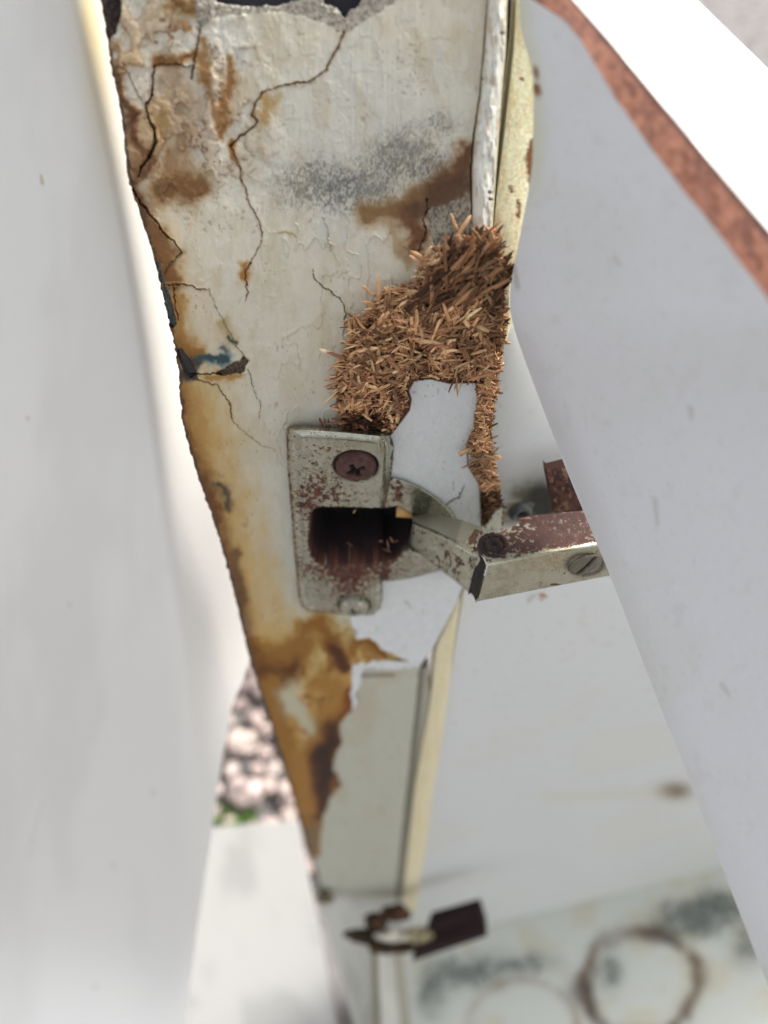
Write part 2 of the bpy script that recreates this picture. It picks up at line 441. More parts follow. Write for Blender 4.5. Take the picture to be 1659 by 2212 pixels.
    ch2 = seg_dist(ju, jv, [(388, 760), (402, 785), (414, 806)], False, [8, 12, 9]); c2 = sm(1.1, .85, ch2)
    col = mix(col, (58, 58, 58), c2*.95); h = h-c2*.8
    ch3 = seg_dist(ju, jv, [(476, 806), (500, 800), (520, 792), (528, 778)], False, [6, 10, 12, 9]); c3 = sm(1.15, .85, ch3)
    col = mix(mix(col, (86, 68, 56), c3*.95), (50, 40, 34), c3*sm(.5, .65, tf)*.7); h = h-c3*.9
    # ---------- cracks: thin splits, dirt inside, one lip raised
    def crack(pts, wid, dirt=(52, 40, 32), depth=1.0, lip=.18, halo=None, ho_=.5):
        nonlocal col, h
        d = seg_dist(ju, jv, pts, False, wid)
        if halo is not None:
            col = mix(col, halo, np.exp(-(d/3.2)**2)*ho_)
        m = sm(1.3, .4, d)*(.72+.5*(n3-.3))
        col = mix(col, dirt, m); h = h-m*depth+np.exp(-((d-2.0)/1.0)**2)*lip
    main = [(744, 66), (736, 88), (724, 112), (706, 148), (690, 163), (668, 176), (650, 181), (640, 180), (612, 184), (580, 192), (565, 200), (552, 222), (545, 250), (556, 262), (532, 286), (508, 303), (498, 318), (512, 342), (519, 378), (534, 428), (551, 462), (567, 503), (564, 524), (548, 558), (530, 586), (529, 608), (535, 630), (528, 650)]
    wd = [2.4, 2.6, 2.6, 2.0, 1.6, 2.2, 3.0, 4.0, 1.6, 1.0, 2.0, 2.2, 3.6, 2.4, 2.2, 2.6, 2.2, 1.6, 1.3, 1.3, 1.3, 1.6, 1.0, .9, 1.8, 1.3, 1.1, .5]
    crack(main, [w*.72 for w in wd], (98, 70, 48), .6, .12, (176, 128, 72), .55)
    crack([(432, 64), (427, 92), (419, 138), (416, 150), (416, 170)], [2.0, 1.2, 1.6, 2.4, 1.0], (84, 60, 42), .9, .15, (170, 128, 84), .35)
    crack([(333, 140), (370, 139), (416, 142)], [.9, 1.0, 1.2], (96, 64, 42), .8, .3)
    crack([(333, 142), (330, 180), (328, 208), (318, 224), (314, 232), (322, 256), (334, 282), (333, 312), (322, 340), (306, 360), (298, 384)], [1.2, 1.4, 2.2, 2.2, 1.6, 2.0, 3.2, 4.6, 4.2, 3.4, 1.6], (56, 42, 34), 1.1, .2, (150, 108, 66), .45)
    crack([(256, 142), (280, 160), (296, 205), (312, 226)], [1.2, 1.2, 1.2, 1.2], (150, 108, 64), .3, .1)
    crack([(282, 402), (306, 440), (326, 465), (352, 500), (372, 520), (392, 546)], [2.0, 2.6, 2.4, 1.6, 1.3, .8], (70, 50, 36), .8, .3, (150, 108, 66), .4)
    crack([(392, 546), (384, 556), (362, 574), (356, 590)], [.9, 1.2, 1.0, .8], (130, 92, 56), .4, .2)
    crack([(352, 614), (372, 616), (398, 612), (420, 622), (452, 624)], [1.2, 1.8, 1.2, 1.2, .8], (92, 66, 42), .6, .2, (190, 146, 90), .5)
    crack([(373, 618), (376, 650), (386, 690)], [1.4, 1.5, 1.0], (110, 72, 40), .6, .2, (186, 130, 70), .5)
    crack([(452, 626), (470, 670), (500, 728), (525, 764), (540, 780)], [.8, .8, .8, 1.4, 1.0], (186, 150, 100), .2, .2)
    crack([(414, 808), (450, 809), (478, 808)], [1.8, 1.4, 2.0], (66, 50, 38), .8, .2)
    crack([(410, 818), (440, 824), (468, 832), (480, 852), (496, 866), (500, 905)], [1.0, 1.2, 1.4, 1.4, 1.8, 1.2], (158, 118, 70), .5, .25)
    crack([(500, 905), (530, 935), (565, 962), (590, 970)], [.9, .8, .8, .6], (170, 150, 118), .3, .2)
    crack([(536, 800), (548, 836), (560, 870), (562, 905)], [.8, .9, .8, .5], (164, 150, 122), .3, .25)
    crack([(672, 582), (680, 604), (706, 622), (732, 642), (744, 662), (746, 690), (741, 722)], [.7, 1.0, 1.2, 1.3, 1.4, 1.1, .7], (104, 100, 88), .6, .2)
    crack([(922, 430), (926, 450), (916, 475), (921, 500), (905, 545)], [1.0, 1.3, 1.0, 1.2, .8], (70, 50, 38), .6, .2)
    crack([(760, 1352), (770, 1368), (764, 1386), (790, 1384), (812, 1398), (838, 1418), (884, 1430)], [.5, .6, .7, .7, 1.2, 2.6, 1.0], (74, 48, 28), .8, .3)
    crack([(700, 470), (708, 500), (712, 540)], [.6, .8, .5], (176, 170, 152), .2, .3)
    crack([(965, 1088), (978, 1080), (990, 1076), (996, 1062), (1003, 1046)], [2.0, 2.2, 2.0, 1.4, .6], (112, 80, 52), .7, .3)
    # a few pits
    pt = sm(.865, .885, vnoise(u/5.5, v/7.5, 101))*sm(.55, .7, vnoise(u/60, v/60, 103))
    col = mix(col, (150, 134, 108), pt*.4); h = h-pt*.08
    col = col*(0.965+.07*fine[..., None])*np.array([.90, .90, .885])
    return col, h

STRIPE_N = 1.9
nv = int(2040/STRIPE_N); nu = 480
vv = np.linspace(-80, 1955, nv)
Lw = interp(vv, L_PTS)+(fbm(vv/9, vv*0, 201, 3)-.5)*5+(fbm(vv/3, vv*0, 205, 2)-.5)*2.4*sm(500, 800, vv)
Rw = interp(vv, R_PTS)+(fbm(vv/12, vv*0+4, 203, 3)-.5)*2
ss = np.linspace(0, 1, nu)
GU = Lw[:, None]*(1-ss)+Rw[:, None]*ss; GV = np.repeat(vv[:, None], nu, 1)
dcol, dh = door_fields(GU, GV)
edge_fall = 0
dep = 1/door_inv(GV)-dh*0.9
DP = at(GU, GV, dep)

CUPHOLE = [(658, 1086), (846, 1080), (900, 1092), (945, 1110), (985, 1145), (990, 1200), (900, 1232), (660, 1232)]
cu = (GU[:-1, :-1]+GU[1:, 1:])/2; cv_ = (GV[:-1, :-1]+GV[1:, 1:])/2
keep = ~inside(cu, cv_, CUPHOLE)
CHIP = [(951, 537), (1003, 514), (1057, 498), (1083, 565), (1105, 594), (1089, 612), (1092, 710), (1080, 783), (1073, 831), (1064, 895), (1060, 934), (1063, 979), (1071, 1033), (1081, 1069), (1084, 1100), (1082, 1137), (1042, 1136), (1037, 1047), (1011, 1006), (1008, 961), (1024, 925), (1033, 871), (1029, 828), (971, 828), (929, 818), (894, 823), (882, 844), (888, 863), (884, 886), (868, 908), (843, 942), (740, 932), (738, 899), (728, 879), (725, 835), (731, 787), (757, 755), (757, 726), (760, 690), (798, 690), (814, 656), (836, 630), (868, 624), (897, 611), (929, 566)]

AN = np.array([.208, -.978, 0.0])                  # outward normal of arm front and cabinet side
AT = np.array([.978, .208, 0.0])                   # along the cabinet side, away from the door
def yplane(u, v, y): return on_plane(np.asarray(u, float), np.asarray(v, float), (0, y, 0), (0, 1, 0))
PAN_P0 = yplane(1100, 1000, 90.0)
def pan(u, v, off=0.0): return on_plane(np.asarray(u, float), np.asarray(v, float), PAN_P0+AN*off, AN)
seam = pan(1300., 1938.); ZF = seam[2]
cab = thing('cabinet', 'rotting white chipboard cabinet with cracked brown stained door and mouldy bottom panel', 'cabinet', (seam[0], seam[1], ZF-18))
door = thing('door', 'cracked cream door with brown rot along its left edge and torn chipboard', None, at(700., 1955., 1/float(door_inv(1955))), parent=cab)
skin = grid('door_face', DP, with_a(dcol), M_skin, door, mask=keep)
# core and back of the door: a slab 15 mm thick right behind the face
nb = 200
vb = np.linspace(-80, 1955, nb); lb = interp(vb, L_PTS); rb = interp(vb, R_PTS)
db = 1/door_inv(vb)
cen = 0
pl = at(lb+1.5, vb, db+1.0); pr = at(rb-2, vb, db+1.0)
nrm = np.array([0, 1.0, 0.0])
PB = np.stack([pl+nrm*0.2, pl+nrm*10, pr+nrm*10, pr+nrm*1.2], 1)
cb = mix(np.broadcast_to(s2l((96, 66, 44)), (nb, 4, 3)), (60, 44, 34), fbm(np.repeat(vb[:, None], 4, 1)/12, np.arange(4)[None, :]*3.0+0*vb[:, None], 5))
grid('door_core', PB, with_a(cb), M_wood, door, smooth=False)

# white edge banding that has come away along the hinge side
ve = np.linspace(-80, 640, 260)
e0 = interp(ve, [(-80, 1054), (0, 1052), (108, 1044), (198, 1037), (288, 1024), (360, 1018), (464, 1018), (640, 1030)])+1.5
e1 = interp(ve, [(-80, 1098), (0, 1096), (108, 1093), (288, 1078), (464, 1066), (640, 1056)])
t_ = np.linspace(0, 1, 26)
EU = e0[:, None]*(1-t_)+e1[:, None]*t_; EV = np.repeat(ve[:, None], 26, 1)
bul = np.sin(np.pi*t_)**.5*1.3
eh = bul[None, :]+(fbm(EU/14, EV/80, 301)-.5)*.7+sm(.5, .56, fbm(EU/9, EV/40, 303))*.25
ec = np.broadcast_to(s2l((224, 223, 212)), EU.shape+(3,))
ec = mix(ec, (206, 188, 140), np.clip(sm(.18, 0, t_)[None, :]+sm(.85, 1, t_)[None, :], 0, 1)*.7)
ec = mix(ec, (176, 146, 104), sm(.62, .72, fbm(EU/7, EV/22, 305))*.5)
for (px_, py_) in ((1086, 71), (1059, 415), (1061, 430), (1040, 170)):
    ec = mix(ec, (84, 60, 44), sm(1.3, .7, seg_dist(EU, EV, [(px_-2, py_), (px_+2, py_)], False, [4, 3])))
EP = at(EU, EV, 1/door_inv(EV)-eh+.3)
grid('edge_banding', EP, with_a(ec), M_skin, door, back=(0, 6, 0))

# ---------------------------------------------------------------- torn chipboard
rng = np.random.default_rng(7)
def chipbase_h(u, v):
    d = sdf(u, v, CHIP)
    r = sm(-2, 26, d)
    hh = r*(.7+3.0*fbm(u/50, v/50, 401, 3)+1.3*(fbm(u/14, v/14, 403)-.5))
    up = sm(640, 560, v)*sm(880, 930, u)
    hh = hh+up*1.6*r
    pit = sm(1.1, .3, seg_dist(u, v, [(1015, 978), (1021, 1000)], False, [9, 8]))+sm(1.1, .3, seg_dist(u, v, [(1026, 1030), (1036, 1036)], False, [6, 5]))+sm(1.2, .3, seg_dist(u, v, [(905, 655), (930, 662)], False, [6, 8]))
    hh = hh-pit*3.0
    hh = hh*(1-.45*sm(1040, 1100, v))
    return hh, d
CU, CV = uvgrid(700, 1120, 480, 1150, 2.2)
ch_, cd_ = chipbase_h(CU, CV)
ctone = fbm(CU/10, CV/10, 407)
cc = mix(np.broadcast_to(s2l((104, 70, 44)), CU.shape+(3,)), (58, 40, 30), sm(.4, .65, ctone))
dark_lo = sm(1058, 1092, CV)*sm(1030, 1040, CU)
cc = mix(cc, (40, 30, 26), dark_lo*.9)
cc = mix(cc, (24, 20, 20), np.clip(sm(1.2, .6, seg_dist(CU, CV, [(1015, 978), (1021, 1000)], False, [9, 8])), 0, 1))
CPp = at(CU, CV, 1/door_inv(CV)-ch_-.1)
km = inside((CU[:-1, :-1]+CU[1:, 1:])/2, (CV[:-1, :-1]+CV[1:, 1:])/2, CHIP)
mass = grid('torn_chipboard', CPp, with_a(cc), M_wood, door, mask=km)
tag(mass, kind='stuff')

def tame(c):
    c = np.asarray(c, float); g = c.mean(-1, keepdims=True); return (g+(c-g)*.84)*1.3

def chips_mesh(name, specs, parent, mat=M_wood):
    """specs: centre(3), dir(3), normal(3), length, width, thick, colour(3): tapered ragged slivers"""
    Vs, Fs, Cs = [], [], []
    n0 = 0
    for (c, d, n, L, W, T, colr) in specs:
        d = d/np.linalg.norm(d); n = n-d*(n@d); n /= np.linalg.norm(n)+1e-9; s = np.cross(d, n)
        bend = (rng.random()-.5)*.25*L
        ts = np.array([-.5, -.28, .0, .26, .5])
        ws = W*np.array([.25+.6*rng.random(), .9, 1.0, .75+.3*rng.random(), .1+.5*rng.random()])/2
        ring = []
        for t, ww in zip(ts, ws):
            o = c+d*t*L+n*bend*(t*t*4)*.35+s*(rng.random()-.5)*W*.3
            ring.append([o-s*ww-n*T/2, o+s*ww-n*T/2, o+s*ww*.8+n*T/2, o-s*ww*.8+n*T/2])
        Vs.append(np.array(ring).reshape(-1, 3))
        f = []
        for k in range(4):
            a = n0+k*4; b = a+4
            for q in range(4):
                f.append([a+q, a+(q+1) % 4, b+(q+1) % 4, b+q])
        f.append([n0+3, n0+2, n0+1, n0]); f.append([n0+16, n0+17, n0+18, n0+19])
        Fs += f
        jit = 1+(rng.random(20)-.5)*.3
        Cs.append(np.clip(tame(colr)[None, :]*jit[:, None]*(1.0 if parent is not None else .62), 0, 1))
        n0 += 20
    return raw_mesh(name, np.concatenate(Vs), np.array(Fs), np.concatenate(Cs), mat, parent, smooth=False)

WHITE = [(840, 944), (866, 910), (882, 887), (885, 863), (879, 843), (891, 821), (929, 814), (971, 824), (1029, 822), (1030, 826), (1020, 925), (1003, 961), (1006, 1008), (1032, 1048), (1037, 1140), (850, 1140)]
PAL = [(208, 164, 112), (196, 148, 98), (182, 132, 84), (168, 118, 74), (150, 102, 64), (216, 176, 122), (128, 88, 58), (172, 120, 82), (186, 142, 96)]
DARK = [(104, 72, 50), (86, 58, 42), (124, 86, 58), (70, 48, 36)]
def chip_specs(n, lmin, lmax, wmin, wmax, up_tilt, region=None, ang=None, pal=PAL, lift=0.0, seed=0):
    out = []
    r = np.random.default_rng(seed+11)
    poly = region or CHIP
    us = [p[0] for p in poly]; vs = [p[1] for p in poly]
    while len(out) < n:
        u = r.uniform(min(us), max(us)); v = r.uniform(min(vs), max(vs))
        if not inside(np.array([u]), np.array([v]), poly)[0]: continue
        hh, dd = chipbase_h(np.array([u]), np.array([v]))
        if hh[0] < -1.0: continue
        th = r.uniform(0, math.pi) if ang is None else math.radians(ang+r.normal()*16)
        # local flow so that neighbours lie in bundles
        if ang is None: th = fbm(np.array([u/38]), np.array([v/38]), 431)[0]*9.0+r.normal()*.55
        tilt = r.normal()*up_tilt
        L = r.uniform(lmin, lmax)*(0.7+.6*r.random()); W = r.uniform(wmin, wmax)
        edge = min(dd[0]/30.0, 1)
        if dd[0] < 12: L *= .65
        if inside(np.array([u+math.cos(th)*L*7, u-math.cos(th)*L*7, u]), np.array([v-math.sin(th)*L*5, v+math.sin(th)*L*5, v]), WHITE).any(): continue
        Z = 1/float(door_inv(v))-hh[0]-lift-r.random()*.5
        c = at(u, v, Z)
        # screen-like basis on the door sheet: right, up(vertical leaning), outward
        d = np.array([math.cos(th), -math.sin(tilt), math.sin(th)])
        nn = np.array([r.normal()*.45, -1.0, .35+r.normal()*.45])
        colr = s2l(pal[r.integers(len(pal))])*(0.8+.35*r.random())
        shade = fbm(np.array([u/26.]), np.array([v/26.]), 437)[0]
        colr = colr*(1.18-.62*sm(.38, .68, shade))
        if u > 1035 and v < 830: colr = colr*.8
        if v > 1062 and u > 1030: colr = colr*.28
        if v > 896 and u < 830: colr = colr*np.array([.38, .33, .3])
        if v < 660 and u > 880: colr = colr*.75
        out.append((c, d, nn, L, W, r.uniform(.12, .3), colr))
    return out

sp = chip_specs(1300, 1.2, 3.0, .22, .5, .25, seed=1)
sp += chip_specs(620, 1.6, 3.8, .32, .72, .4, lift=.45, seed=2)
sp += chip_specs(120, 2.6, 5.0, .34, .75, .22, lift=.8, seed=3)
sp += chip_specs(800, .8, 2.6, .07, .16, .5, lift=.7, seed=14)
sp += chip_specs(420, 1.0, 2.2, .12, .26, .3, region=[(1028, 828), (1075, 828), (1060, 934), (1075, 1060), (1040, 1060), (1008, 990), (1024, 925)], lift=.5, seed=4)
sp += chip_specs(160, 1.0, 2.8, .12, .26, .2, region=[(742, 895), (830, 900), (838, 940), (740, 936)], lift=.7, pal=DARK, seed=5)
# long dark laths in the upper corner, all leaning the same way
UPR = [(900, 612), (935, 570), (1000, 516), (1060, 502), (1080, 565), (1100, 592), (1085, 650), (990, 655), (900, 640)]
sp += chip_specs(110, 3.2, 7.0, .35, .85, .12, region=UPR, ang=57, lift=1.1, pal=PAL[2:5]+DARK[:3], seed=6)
# ragged rim fibres
for k in range(430):
    i = rng.integers(len(CHIP)); p = np.array(CHIP[i]); q = np.array(CHIP[(i+1) % len(CHIP)])
    t = rng.random(); e = p*(1-t)+q*t
    nn2 = np.array([(q-p)[1], -(q-p)[0]]); nn2 = nn2/(np.linalg.norm(nn2)+1e-9)
    onwhite = (830 < e[0] < 1045 and e[1] > 815)
    if onwhite and e[0] < 1000: continue
    th = math.atan2(nn2[1], nn2[0])+rng.normal()*.8
    L = rng.uniform(.5, 1.5)*(0.5 if onwhite else 1.0)
    c = at(e[0], e[1], 1/float(door_inv(e[1]))-1.1-rng.random()*.7)
    cr = s2l(PAL[rng.integers(len(PAL))])*rng.uniform(.5, 1.0)
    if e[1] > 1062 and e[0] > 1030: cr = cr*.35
    sp.append((c, np.array([math.cos(th), -.25, -math.sin(th)]), np.array([0, -1., .3]), L, rng.uniform(.1, .28), .12, cr))
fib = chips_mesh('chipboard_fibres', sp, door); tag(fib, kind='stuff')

# ragged strands that stick out of the mass towards the viewer and the sides
for k in range(150):
    i = int(rng.choice([0, 1, 2, 3, 22, 33, 34, 35, 36, 37, 38, 39, 40, 41, 42, 43, 44])) % len(CHIP)
    p = np.array(CHIP[i]); q = np.array(CHIP[(i+1) % len(CHIP)]); t = rng.random(); e = p*(1-t)+q*t+rng.normal(size=2)*5
    out_ = np.array([(q-p)[1], -(q-p)[0]]); out_ = out_/(np.linalg.norm(out_)+1e-9)
    if inside(np.array([e[0]+out_[0]*14]), np.array([e[1]+out_[1]*14]), CHIP)[0]: out_ = -out_
    th = math.atan2(-out_[1], out_[0])+rng.normal()*.55
    L = rng.uniform(1.2, 3.6)
    c = at(e[0], e[1], 1/float(door_inv(e[1]))-1.6-rng.random()*1.4)
    sp.append((c, np.array([math.cos(th), -rng.uniform(0, .8), math.sin(th)]), np.array([.2, -1., .4]), L, rng.uniform(.12, .34), .14, s2l(PAL[rng.integers(len(PAL))])*rng.uniform(.7, 1.15)))
fib2 = chips_mesh('chipboard_fibres', sp[-150:], door); tag(fib2, kind='stuff')

def splinter(u0, v0, u1, v1, wpx, colr, lift0=1.8, lift1=3.0, parent=door, name='splinter'):
    a = at(u0, v0, 1/float(door_inv(v0))-lift0); b = at(u1, v1, 1/float(door_inv(v1))-lift1)
    d = b-a; L = np.linalg.norm(d); Z = 1/float(door_inv((v0+v1)/2))
    return chips_mesh(name, [((a+b)/2, d, np.array([.2, -1, .5]), L, wpx*Z/FOC, wpx*Z/FOC*.5, s2l(colr)*.95)], parent)
for s_ in [(960, 560, 1016, 467, 11, (206, 158, 108)), (905, 604, 952, 545, 15, (214, 172, 122)), (938, 620, 1000, 520, 20, (186, 140, 96)),
           (988, 498, 974, 462, 7, (210, 164, 112)), (1050, 545, 1086, 484, 6, (116, 74, 52)), (1072, 495, 1012, 520, 6, (172, 96, 58)),
           (1078, 565, 1062, 522, 7, (168, 98, 58)), (1085, 588, 1117, 622, 7, (214, 168, 138)), (1048, 592, 1086, 556, 8, (196, 148, 100)),
           (1020, 640, 1078, 578, 8, (192, 150, 104)), (990, 610, 1020, 556, 13, (166, 118, 80)), (1010, 606, 1048, 548, 11, (130, 94, 70)),
           (1035, 610, 1064, 556, 13, (138, 100, 74)), (925, 566, 888, 542, 10, (206, 156, 104)), (920, 578, 884, 552, 8, (210, 164, 124)),
           (918, 556, 934, 532, 9, (222, 182, 122)), (960, 540, 962, 520, 6, (206, 150, 108)), (820, 668, 819, 598, 10, (206, 152, 100)),
           (810, 640, 783, 617, 7, (196, 146, 96)), (842, 640, 832, 622, 6, (222, 180, 116)), (812, 660, 783, 652, 10, (196, 146, 98)),
           (815, 676, 780, 674, 7, (186, 136, 92)), (760, 740, 752, 690, 9, (182, 134, 86)), (778, 726, 762, 686, 9, (178, 126, 80)),
           (758, 742, 742, 738, 6, (208, 160, 104)), (748, 776, 708, 762, 8, (156, 106, 70)), (722, 766, 690, 754, 7, (232, 204, 164)),
           (735, 812, 714, 818, 8, (136, 88, 60)), (738, 826, 700, 836, 5, (166, 118, 80)), (738, 886, 714, 882, 5, (204, 156, 106)),
           (742, 914, 718, 904, 7, (124, 82, 58)), (770, 912, 700, 915, 4, (138, 94, 66)), (698, 922, 690, 902, 5, (112, 72, 52)),
           (706, 922, 700, 904, 5, (126, 82, 58)), (712, 922, 709, 905, 4, (96, 62, 46)), (1040, 845, 1060, 800, 5, (208, 160, 108)),
           (1022, 968, 990, 980, 9, (206, 162, 108)), (1016, 972, 992, 986, 5, (190, 142, 92)), (1018, 1003, 997, 1011, 4, (172, 122, 82)),
           (1064, 985, 1084, 990, 10, (206, 162, 108)), (1066, 978, 1078, 966, 4, (170, 136, 98)), (1064, 944, 1078, 940, 3, (180, 140, 104)),
           (1060, 895, 1072, 887, 4, (146, 104, 76)), (1060, 910, 1070, 902, 3, (136, 98, 72)), (1090, 690, 1100, 700, 4, (112, 74, 52)),
           (1088, 700, 1102, 688, 4, (120, 80, 56)), (930, 745, 985, 722, 6, (214, 174, 122)), (905, 700, 945, 668, 5, (216, 176, 118)),
           (870, 688, 925, 664, 6, (208, 164, 112)), (800, 776, 835, 742, 6, (222, 182, 128)), (840, 792, 900, 768, 5, (210, 166, 110)),
           (955, 690, 1000, 660, 7, (206, 160, 106)), (1010, 760, 1040, 720, 7, (210, 166, 110)), (890, 655, 960, 650, 6, (150, 110, 74)),
           (955, 812, 952, 782, 6, (196, 146, 100)), (770, 855, 800, 862, 6, (226, 190, 140)), (750, 868, 790, 876, 6, (220, 182, 128))]:
    splinter(*s_)
# a strip of surviving edge beside the torn wood and the blackened foot of it
vs_ = np.linspace(600, 850, 60)
a_ = interp(vs_, [(600, 1090), (700, 1088), (783, 1077), (850, 1068)]); b_ = a_+interp(vs_, [(600, 12), (700, 9), (850, 4)])
SU = np.stack([a_, b_], 1); SV = np.repeat(vs_[:, None], 2, 1)
scol = mix(np.broadcast_to(s2l((206, 202, 180)), SU.shape+(3,)), (88, 64, 46), sm(.5, .6, fbm(SU/5, SV/14, 441))*.8)
grid('edge_banding', at(SU, SV, 1/door_inv(SV)-.4), with_a(scol), M_skin, door, back=(0, 1.2, 0))
vs_ = np.linspace(1098, 1142, 24); a_ = interp(vs_, [(1098, 1079), (1112, 1068), (1142, 1050)]); b_ = interp(vs_, [(1098, 1085), (1142, 1083)])
a_ = a_+(fbm(vs_/5, vs_*0, 9)-.5)*16; SU = np.stack([a_, b_], 1); SV = np.repeat(vs_[:, None], 2, 1)
grid('edge_banding', at(SU, SV, 1/door_inv(SV)-1.9), solid((214, 216, 196), SU.shape), M_skin, door, back=(0, 3, 0))

# ================================================================== THE FRONT HINGE
hinge = thing('concealed_hinge', 'rusty nickel cup hinge on the torn door, both screw heads showing, nearest the viewer', 'hinge', on_plane(np.array(735.), np.array(1330.), (0, DOOR_Y, 0), (0, 1, 0)))
PH = 3.0
def dpl(u, v, off=PH): return on_plane(np.asarray(u, float), np.asarray(v, float), (0, DOOR_Y-off, 0), (0, 1, 0))
def to_mm(poly, off=PH):
    a = np.array(poly, float); p = dpl(a[:, 0], a[:, 1], off); return [(x, z) for x, _, z in p]
PLATE = [(619, 934), (621, 926), (629, 920), (669, 919), (751, 924), (828, 932), (841, 940), (848, 952), (850, 966), (848, 997), (842, 1045), (832, 1097), (834, 1225), (826, 1240), (826, 1256), (825, 1295), (820, 1316), (804, 1329), (765, 1330), (669, 1322), (653, 1312), (645, 1290), (637, 1199), (621, 1007)]
FLANGE = [(842, 1036), (849, 1031), (873, 1037), (909, 1053), (945, 1076), (972, 1099), (989, 1124), (996, 1160), (990, 1195), (975, 1220), (952, 1233), (885, 1250), (837, 1257), (800, 1256), (800, 1036)]
WELL = [(676, 1112), (684, 1102), (697, 1099), (833, 1101), (856, 1097), (900, 1117), (985, 1132), (985, 1190), (930, 1200), (885, 1186), (850, 1205), (800, 1214), (700, 1217), (687, 1212), (676, 1196), (672, 1175)]
HU, HV = uvgrid(610, 1004, 908, 1342, 1.25)
hp = dpl(HU, HV); HX, HZ = hp[..., 0], hp[..., 2]
pm, fm, wm = to_mm(PLATE), to_mm(FLANGE, .8), to_mm(WELL, 1.6)
sdp = sdf(HX, HZ, pm); sdw = sdf(HX, HZ, wm)
fp = dpl(HU, HV, .8); sdfl = sdf(fp[..., 0], fp[..., 2], fm)
wpp = dpl(HU, HV, 1.6); sdw = sdf(wpp[..., 0], wpp[..., 2], wm)
def fillet(sd, r, H): 
    t = np.clip(sd/r, 0, 1); return H*np.sqrt(np.clip(1-(1-t)**2, 0, 1))
hpl = fillet(sdp, 2.3, PH)
hfl = fillet(sdfl, .45, .9)
hh = np.maximum(hpl, hfl)
hh = hh-(sdp > 0)*0.0
# pressed outer lip
hh = hh+np.exp(-((sdp-2.4)/.35)**2)*.16*(sdp > 0)
well = sm(-.5, .55, sdw)
hh = hh*(1-well)+(-10.5)*well
# dished seats round the screws
SC1 = dpl(768.8, 1008.0); SC2 = dpl(765.0, 1306.0)
for c_, r_ in ((SC1, 4.0), (SC2, 3.6)):
    rr = np.hypot(HX-c_[0], HZ-c_[2]); hh = hh-sm(r_+.2, r_-.7, rr)*.45
rustn = fbm(HX*1.6, HZ*1.6, 501, 5, .62); rf = fbm(HX*7, HZ*7, 503, 3)
hh = hh+(rustn-.5)*.05+(rf-.5)*.02
hb = np.maximum(hpl, hfl); rr_ = ray(HU, HV); HPt = rr_*((DOOR_Y-hb)/rr_[..., 1])[..., None]; HPt[..., 1] = DOOR_Y-hh
# shift sideways detail so the base stays under its outline
hm = (np.maximum(sdp, sdfl) > -.15)
fk = hm[:-1, :-1] & hm[1:, 1:] & hm[1:, :-1] & hm[:-1, 1:]
def rust_paint(u, v, dens, rn, rfine, base=(186, 187, 172), k=1.0):
    col = np.broadcast_to(s2l(base), u.shape+(3,)).copy()
    col = mix(col, (170, 170, 150), sm(.45, .7, fbm(u/40, v/40, 511))*.5)
    col = mix(col, (118, 112, 84), sm(.5, .72, fbm(u/13, v/13, 519, 4, .6))*.32)
    thr = .74-.36*np.clip(dens, 0, 1.3)
    m = sm(thr, thr+.035, rn*.7+rfine*.3)
    rc = mix(mix(np.broadcast_to(s2l((104, 66, 46)), u.shape+(3,)), (78, 44, 38), sm(.4, .6, fbm(u/5, v/5, 513))), (56, 32, 30), sm(.55, .7, fbm(u/9, v/9, 515)))
    halo = sm(thr-.05, thr, rn*.7+rfine*.3)
    col = mix(col, (188, 164, 116), halo*.35)
    col = col*(1-m[..., None])+rc*m[..., None]
    return col, 1-np.clip(m+halo*.15, 0, 1)
def blob(u, v, cx, cy, rx, ry): return np.exp(-(((u-cx)/rx)**2+((v-cy)/ry)**2))
dens = .18+.60*blob(HU, HV, 705, 1065, 62, 52)+.35*blob(HU, HV, 660, 1120, 34, 110)+1.1*blob(HU, HV, 750, 1232, 90, 24)+.75*blob(HU, HV, 750, 1272, 46, 26)
dens = dens+.85*sm(1.1, .3, np.abs(sdw))*(sdp > -3)+.75*sm(.6, .1, sdp)*(sdp > 0)+.35*blob(HU, HV, 700, 975, 36, 18)+.3*sm(932, 921, HV)  # rust thickened along the outline, doubling as painted contact shade
dens = dens+.9*blob(HU, HV, 858, 1062, 16, 26)*(sdfl > 0)+.5*blob(HU, HV, 835, 1240, 12, 30)+.25*blob(HU, HV, 800, 1070, 20, 16)+.7*blob(HU, HV, 820, 1205, 60, 14)
dens = dens-.6*blob(HU, HV, 800, 980, 28, 60)-.25*blob(HU, HV, 780, 1050, 24, 12)
hc, ha = rust_paint(HU, HV, dens, rustn, rf)
inw = sm(-.1, .3, sdw)
wu_, wv_ = proj(HPt)
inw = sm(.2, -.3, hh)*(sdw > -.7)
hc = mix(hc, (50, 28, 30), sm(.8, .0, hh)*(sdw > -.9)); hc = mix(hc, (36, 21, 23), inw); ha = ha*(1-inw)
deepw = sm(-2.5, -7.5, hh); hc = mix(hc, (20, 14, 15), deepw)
for c_, r_, o_ in ((SC1, 3.75, .75), (SC2, 3.5, .8)):
    rr = np.hypot(HX-c_[0], HZ-c_[2]); hc = mix(hc, (48, 42, 32), np.exp(-((rr-r_)/.35)**2)*o_)
hc = mix(hc, (128, 116, 86), sm(931, 923, HV+(rf-.5)*10)*.6)
cup = grid('cup_plate', HPt, with_a(hc, ha), M_metal, hinge, mask=fk)
